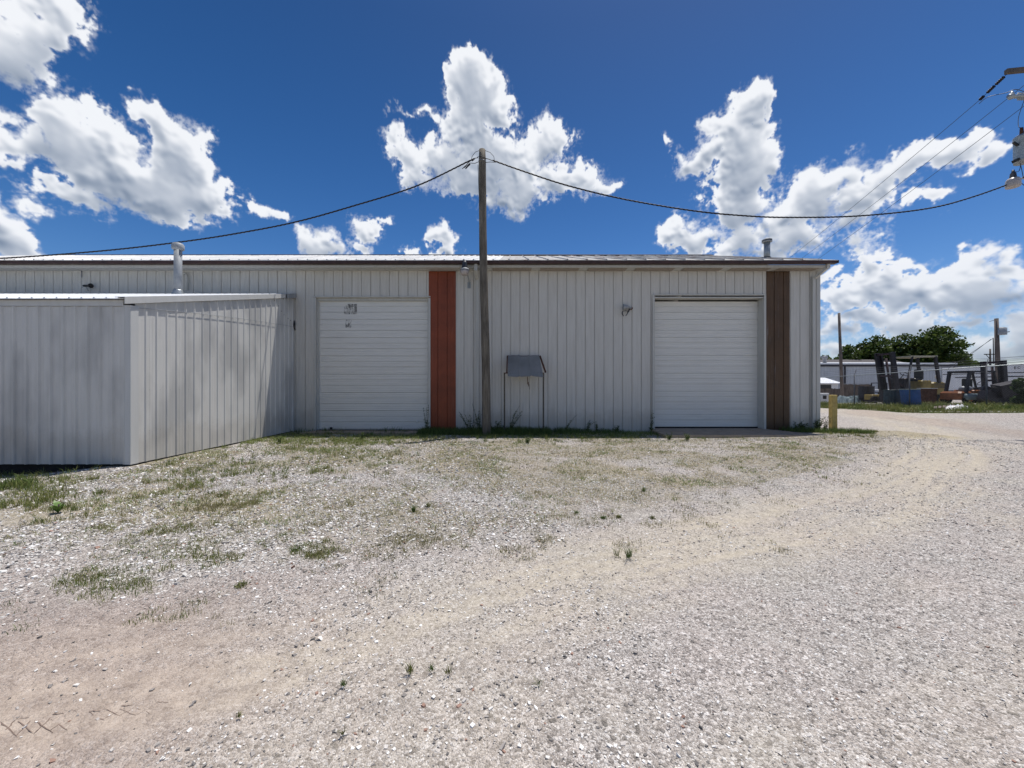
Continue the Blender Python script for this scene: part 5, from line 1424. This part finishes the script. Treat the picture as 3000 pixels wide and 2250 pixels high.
def tree(px, rpx, topy, z, label, seed, name='tree', n=5200, cy=None):
    rng = np.random.default_rng(seed); random.seed(seed)
    x = (px-1500)/F*z; R_ = rpx/F*z; H = CAMH+(1130-topy)/F*z; g = gh(x, z)
    t = thing(name, (x, z, g), label, 'tree')
    tk = MB(); tr_h = H*.42
    tk.tube([(x, z, g-.2), (x+.08*R_, z, g+tr_h*.5), (x-.05*R_, z, g+tr_h), (x, z, g+H*.8)], [.045*H*.5, .035*H*.5, .026*H*.5, .01*H*.5], 9)
    cs = []
    nb = 15
    for k in range(nb):
        a = random.uniform(0, 6.28); hh = random.uniform(.18, .93); f = math.sin(min(1, (hh)*1.12)*math.pi)**.6
        rr = R_*f*random.uniform(.45, .85); cxx = x+math.cos(a)*rr; cyy = z+math.sin(a)*rr; czz = g+H*hh
        cr = R_*random.uniform(.22, .40)*(1.15-hh*.45)
        cs.append((cxx, cyy, min(czz, g+H-cr*.85), cr))
        tk.tube([(x, z, g+H*hh*.55), ((x+cxx)/2, (z+cyy)/2, g+H*hh*.8), (cxx, cyy, min(czz, g+H-cr))], [.02*H*.4, .014*H*.4, .005*H*.4], 6)
    cs.append((x, z, g+H-R_*.3, R_*.3))
    tk.build('trunk', M['bark'], t)
    m0 = n*5; q = rng.normal(0, 1, (m0, 3)); q /= np.linalg.norm(q, axis=1)[:, None]; q *= rng.random((m0, 1))**.42
    ang = np.arctan2(q[:, 1], q[:, 0]); zz_ = q[:, 2]
    lob = 1 + .62*fbm(ang*1.6 + seed, zz_*2.6 + seed*3, seed, 4) + .30*fbm(q[:, 0]*2.2+seed, zz_*3.5, seed+5, 4)
    px_ = x + q[:, 0]*R_*lob; py_ = z + q[:, 1]*R_*lob; pz_ = g + H*.56 + zz_*H*.44*(.8+.2*lob)
    dn = fbm(px_*.75 + pz_*.25, pz_*.9 + py_*.3, seed+9, 4) + .0
    kk = dn > rng.uniform(-.30, .22, m0); px_, py_, pz_, dn = px_[kk][:n], py_[kk][:n], pz_[kk][:n], dn[kk][:n]
    P = np.stack([px_, py_, pz_], -1); n2 = len(P)
    u = rng.normal(0, 1, (n2, 3)); u /= np.linalg.norm(u, axis=1)[:, None]; v = np.cross(u, rng.normal(0, 1, (n2, 3))); v /= np.linalg.norm(v, axis=1)[:, None]
    s_ = .26*rng.uniform(.5, 1.4, n2)[:, None]
    V = np.stack([P-u*s_, P-v*s_*.55, P+u*s_, P+v*s_*.55], 1).reshape(-1, 3); F_ = np.arange(n2*4).reshape(-1, 4)
    k2 = np.clip(.45 + fbm(px_*1.3, pz_*1.3, seed+21, 3)*1.2 + rng.normal(0, .15, n2), 0, 1)[:, None]
    C = np.repeat(np.concatenate([np.array((.03, .06, .010))*(1-k2) + np.array((.115, .155, .035))*k2, np.ones((n2, 1))], 1), 4, 0)
    V = V - np.array([x, z, g])
    me = mesh_np('crown', V, F_)
    at = me.color_attributes.new('tint', 'FLOAT_COLOR', 'POINT'); at.data.foreach_set('color', C.astype(np.float32).ravel()); me.materials.append(M['leaf'])
    o = bpy.data.objects.new('crown', me); col.objects.link(o); o.parent = t
TG = 'trees behind the yard'
for a in ((2418,26,1040,78,'low dark tree just right of the warehouse corner beyond the pale building',11),
          (2448,18,1048,80,'very small bushy tree between the corner tree and the thin pole',12),
          (2485,27,1008,70,'narrow pointed tree right behind the thin wooden pole',13),
          (2527,34,999,72,'rounded mid green tree second right of the thin pole',14),
          (2568,38,979,70,'taller open tree with loose top left of the forklift mast',15),
          (2610,32,992,74,'medium tree right behind the top of the forklift mast',16),
          (2652,34,975,72,'dark tree left of the two tallest crowns',17),
          (2695,30,972,70,'slim upright dark tree next to the tallest tree',18),
          (2752,56,953,68,'tallest and widest tree of the row',19),
          (2815,34,1040,72,'low bushy tree right below the tallest tree',20),
          (2847,24,1056,74,'last and smallest bush at the right end of the tree row',21)):
    tree(*a, n=7600 if a[1] > 50 else 3400)
tree(2735, 40, 1020, 73, 'low broad tree filling the gap under the tallest crown', 22, n=4200)
tree(2590, 40, 1030, 76, 'low broad tree behind the big forklift mast', 23, n=4200)

def bush(px, py, z, h, w_, label, seed, name='bush', n=1500, size=.05, a=(.02,.04,.01), b=(.075,.12,.03)):
    rng = np.random.default_rng(seed); x = (px-1500)/F*z; g = gh(x, z)
    t = thing(name, (x, z, g), label, 'bush'); cs = [(x+rng.uniform(-w_, w_)*.6, z+rng.uniform(-w_, w_)*.4, g+rng.uniform(.15, .85)*h, w_*rng.uniform(.25, .5)) for _ in range(9)]
    st = MB()
    for c in cs: st.tube([(x, z, g-.02), ((x+c[0])/2, (z+c[1])/2, g+(c[2]-g)*.6), c[:3]], [.02, .012, .006], 5)
    st.build('stems', M['bark'], t)
    V, F_, C = leaf_cloud(cs, n, size, np.array(a), np.array(b), rng); V = V - np.array([x, z, g]); me = mesh_np('foliage', V, F_)
    at = me.color_attributes.new('tint', 'FLOAT_COLOR', 'POINT'); at.data.foreach_set('color', C.astype(np.float32).ravel()); me.materials.append(M['leaf'])
    o = bpy.data.objects.new('foliage', me); col.objects.link(o); o.parent = t
bush(2992, 1170, 18.9, 1.5, .7, 'green leafy bush on the bank at the right edge of the view', 31, n=3500, size=.06)
bush(2700, 1040, 62, 3.5, 6, 'dark low thicket behind the forklifts and below the trees', 32, n=6000, size=.22)

def weed(x, y, h, ns, label, seed, lean=(0, 0), spread=.18, name='weed', leaves=26, a=(.03,.055,.012), b=(.09,.13,.04), leafsize=.027, group=None):
    """tall stalky weed: thin stems with small leaves"""
    rng = np.random.default_rng(seed); g = gh(x, y); t = thing(name, (x, y, g), label, 'weed', group)
    st = MB(); Vs = []; Cs = []
    for k in range(ns):
        a_ = rng.uniform(0, 6.28); hh = h*rng.uniform(.6, 1.0); sx = math.cos(a_)*spread*rng.uniform(.3, 1)+lean[0]*hh; sy = math.sin(a_)*spread*.5+lean[1]*hh
        pts = [Vector((x+math.cos(a_)*.02*k*.3+sx*u**1.4, y+sy*u**1.4, g+hh*u*(1-.1*u))) for u in [i/6 for i in range(7)]]
        st.tube(pts, [.0045*(1-.7*i/6)+.001 for i in range(7)], 4, False)
        for j in range(leaves):
            u = rng.uniform(.12, 1.0); p = pts[0].lerp(pts[-1], u) if False else pts[min(5, int(u*6))].lerp(pts[min(6, int(u*6)+1)], u*6-int(u*6))
            d = Vector(rng.normal(0, 1, 3)); d.z = abs(d.z)*.5; d.normalize(); s = leafsize*rng.uniform(.6, 1.6)*(1.2-.5*u); e = d.cross(Vector(rng.normal(0, 1, 3))).normalized()*s*.32
            q = p + d*s*2; m_ = p + d*s
            Vs += [p, m_-e, q, m_+e]; kk = rng.random(); Cs.append([a[i]*(1-kk)+b[i]*kk for i in range(3)]+[1])
    st.build('stems', M['bark_green'], t)
    V = np.array([(v.x-x, v.y-y, v.z-g) for v in Vs]); me = mesh_np('foliage', V, np.arange(len(V)).reshape(-1, 4))
    at = me.color_attributes.new('tint', 'FLOAT_COLOR', 'POINT'); at.data.foreach_set('color', np.repeat(np.array(Cs), 4, 0).astype(np.float32).ravel()); me.materials.append(M['leaf'])
    o = bpy.data.objects.new('foliage', me); col.objects.link(o); o.parent = t
M['bark_green'] = simple('weed_stem', (.07, .085, .035), .8, 0, .3, 10)
def WX(px, y): return (px-1500)/F*y
weed(WX(1250, 12.3), 12.3, 1.0, 5, 'tall thin weed between the left door and the red strip', 41, (-.05, 0), .12)
weed(WX(1378, 12.1), 12.1, .78, 9, 'bushy tangle of weeds just left of the wooden pole', 42, (-.12, 0), .3)
weed(WX(1402, 12.2), 12.2, 1.05, 7, 'tallest weeds touching the left side of the wooden pole', 43, (-.08, 0), .12)
weed(WX(1450, 12.0), 12.0, .5, 8, 'low dark weeds between the pole and the metal stand', 44, (.05, 0), .22)
weed(WX(1495, 12.3), 12.3, .98, 7, 'weeds leaning right inside the metal stand', 45, (.38, 0), .14)
weed(WX(1468, 12.0), 12.0, .42, 6, 'short weeds at the foot of the left stand leg', 46, (0, 0), .16)
weed(WX(1655, 12.35), 12.35, .72, 2, 'single stalk leaning right against the middle of the wall', 47, (.62, 0), .04)
weed(WX(1718, 12.35), 12.35, .52, 5, 'leafy weeds leaning right halfway between stand and right door', 48, (.4, 0), .1)
weed(WX(1748, 12.35), 12.35, .42, 3, 'thin upright weed right of the leaning leafy weeds', 49, (.0, 0), .06)
weed(WX(1590, 12.0), 12.0, .30, 6, 'low weeds at the right leg of the stand', 50, (.0, 0), .2)
weed(WX(1805, 12.3), 12.3, .26, 6, 'small weeds at the wall foot below the flood light', 51, (.0, 0), .15)
weed(WX(1908, 12.35), 12.35, .82, 4, 'tall leafy weed at the left jamb of the right door', 52, (.08, 0), .07, leafsize=.032)
weed(WX(2392, 12.4), 12.4, .52, 7, 'dark vine like weeds at the foot of the corner downspout', 53, (.12, 0), .25, leafsize=.04)
weed(WX(2330, 12.4), 12.4, .42, 4, 'sprawling weeds at the foot of the wall right of the brown strip', 54, (.15, 0), .3)
weed(WX(2418, 12.2), 12.2, .55, 7, 'weeds standing between the building corner and the timber bollard', 55, (.2, 0), .16, a=(.09,.10,.05), b=(.2,.2,.12))
weed(WX(2352, 12.5), 12.5, .30, 6, 'low dark weeds just left of the corner downspout', 56, (0, 0), .2, leafsize=.035)
for i, (px, py, h, lab) in enumerate(((1060,1290,.28,'green weed in the grass strip left of the left door centre'),(820,1300,.25,'weed clump at the inner end of the lean-to wall'),(1960,1290,.22,'pale flowering weed at the left end of the right concrete apron'),(2015,1293,.24,'weed with white blossoms on the left end of the right apron'),(1545,1300,.22,'upright weed at the edge of the gravel below the stand'))):
    x, y = G(px, py); weed(x, min(y, 11.9), h, 6, lab, 60+i, (0, 0), .10, a=(.06,.10,.02), b=(.16,.21,.07), leafsize=.02)

def clump(px, py, h, n, label, seed, a=DARKG, b=GREEN, w=.006, spread=.05, lean=.9, group=None):
    x, y = G(px, py); g = gh(x, y); t = tag(bpy.data.objects.new('grass_tuft', None), label, 'grass tuft', group); t.location = (x, y, g); col.objects.link(t)
    B = Blades(); X = x + RNG.normal(0, spread*.4, n); Y = y + RNG.normal(0, spread*.4, n)
    X[:] = x + (X-x)*.6; Y[:] = y + (Y-y)*.6
    B.add(X, Y, RNG.uniform(.5, 1.2, n)*h, np.full(n, w), RNG.uniform(.2, 1.3, n)*lean, tint(n, a, b)); o = B.build('blades', M['grass'], t)
for i, (qx, qy, h, n, s, lab) in enumerate((
    (520,1266,.045,110,.09,'small dark green tuft in the left gravel below the olive patches'),
    (893,1105,.10,60,.06,'left one of two grass tufts left of the middle of the yard'),(925,1095,.08,50,.05,'right one of two grass tufts left of the middle of the yard'),
    (1303,1120,.045,70,.07,'dark flat tuft left of a pair in the pale gravel right of centre'),(1335,1117,.04,60,.06,'dark flat tuft right of a pair in the pale gravel right of centre'),
    (1358,1203,.13,46,.06,'tallest lone grass clump at the edge of the tan wheel track'),(1332,1200,.09,22,.05,'thin dry grass tuft left of the tallest lone clump'),
    (1390,1062,.09,60,.06,'small tuft alone in the pale gravel above the dark pair'),
    (885,1450,.055,30,.04,'largest of three crab grass tufts on the driveway'),(932,1446,.035,22,.03,'middle one of three crab grass tufts on the driveway'),(968,1452,.05,16,.03,'right one of three crab grass tufts on the driveway'),
    (742,1478,.03,26,.03,'star shaped grass tuft below left of the three on the driveway'),(515,1547,.025,16,.02,'tiny sprig in the brown dirt at lower left'),
    (1163,1478,.045,12,.03,'thin sprig on the driveway right of the three tufts'),(740,1585,.04,10,.02,'lowest sprig near the bottom edge of the driveway'),
    (1245,1110,.06,40,.05,'small tuft left of the dark pair in the gravel'),(1410,1120,.06,36,.05,'faint tuft right of the dark pair in the gravel'),
    (640,1190,.07,80,.09,'leafy tuft at the left edge of the middle olive patch'))):
    clump(qx*1.3562, qy*1.3562, h, n, lab, 80+i, DARKG if i % 3 else DARKG*1.2, GREEN if i % 2 else OLIVE, .0045 if qy > 1150 else .006, s)
# broad leaved dock plant at the left
x, y = G(170, 1502)
t = thing('dock_plant', (x, y, 0), 'broad leaved green dock plant standing in the gravel at left', 'plant')
c = MB(); rng = np.random.default_rng(5); Vs = []; Fs = []
for k in range(13):
    a_ = k*2.4; L = rng.uniform(.10, .20); u = Vector((math.cos(a_)*.55, math.sin(a_)*.55, 1.0)).normalized(); s = u.cross(Vector((0,0,1))).normalized()
    p = Vector((x, y, .0)); w_ = .022; b0 = len(Vs)
    for (f, ww, dz) in ((0, .2, 0), (.35, 1, 0), (.7, .8, -.01), (1, 0.05, -.035)): q = p+u*L*f+Vector((0,0,dz)); Vs += [q-s*w_*ww, q+s*w_*ww]
    Fs += [(b0+2*i, b0+2*i+1, b0+2*i+3, b0+2*i+2) for i in range(3)]
c.add(Vs, Fs); c.build('leaves', simple('dock_leaf', (.11, .20, .035), .5, 0, .3, 20), t)
c = MB(); c.tube([(x, y, 0), (x+.01, y, .1)], .008, 6); c.build('stem', M['purple_steel'], t)

# tyre tread printed in the damp dirt
def yard_z(x, y):
    X = np.array([x]); Y = np.array([y]); return float(ground_h(X, Y)[0] + fbm(X*.8, Y*.8, 500, 4)[0]*.018 + fbm(X*6, Y*6, 520, 3)[0]*.006 - masks(X, Y)[0][0]*.02)
c = MB(); random.seed(4)
def mark(p, q, w_):
    (x0, y0), (x1, y1) = G(*p), G(*q); n = 7; L = math.hypot(x1-x0, y1-y0); nx, ny = -(y1-y0)/L*w_/2, (x1-x0)/L*w_/2; vs = []
    for i in range(n):
        u = i/(n-1); x = x0+(x1-x0)*u + random.uniform(-.003, .003); y = y0+(y1-y0)*u + random.uniform(-.003, .003); k = random.uniform(.5, 1.1)*(1 if 0 < i < n-1 else .4)
        for sg in (-1, 1): vs.append((x+nx*k*sg, y+ny*k*sg, yard_z(x, y)+.0015))
    c.add(vs, [(2*i, 2*i+1, 2*i+3, 2*i+2) for i in range(n-1)])
for k in range(10):
    px = 2 + k*50 + random.uniform(-5, 5); py = 2152 - k*9.5 + random.uniform(-4, 4); f = 1 - k*.07
    mark((px, py), (px+46+random.uniform(-6, 6), py-46*f+random.uniform(-6, 6)), .0055*f)
    if k not in (4,): mark((px+2, py-42*f+random.uniform(-5, 5)), (px+50, py-4+random.uniform(-5, 5)), .005*f)
    if k % 2: mark((px+4, py-52*f), (px+40, py-57*f), .004)
o = c.build('tread_mark', simple('damp_dirt', (.20, .15, .125), .95, 0, .3, 30, .1)); tag(o, 'dark zigzag tyre tread print in the pink dirt at lower left', None, None, 'structure')
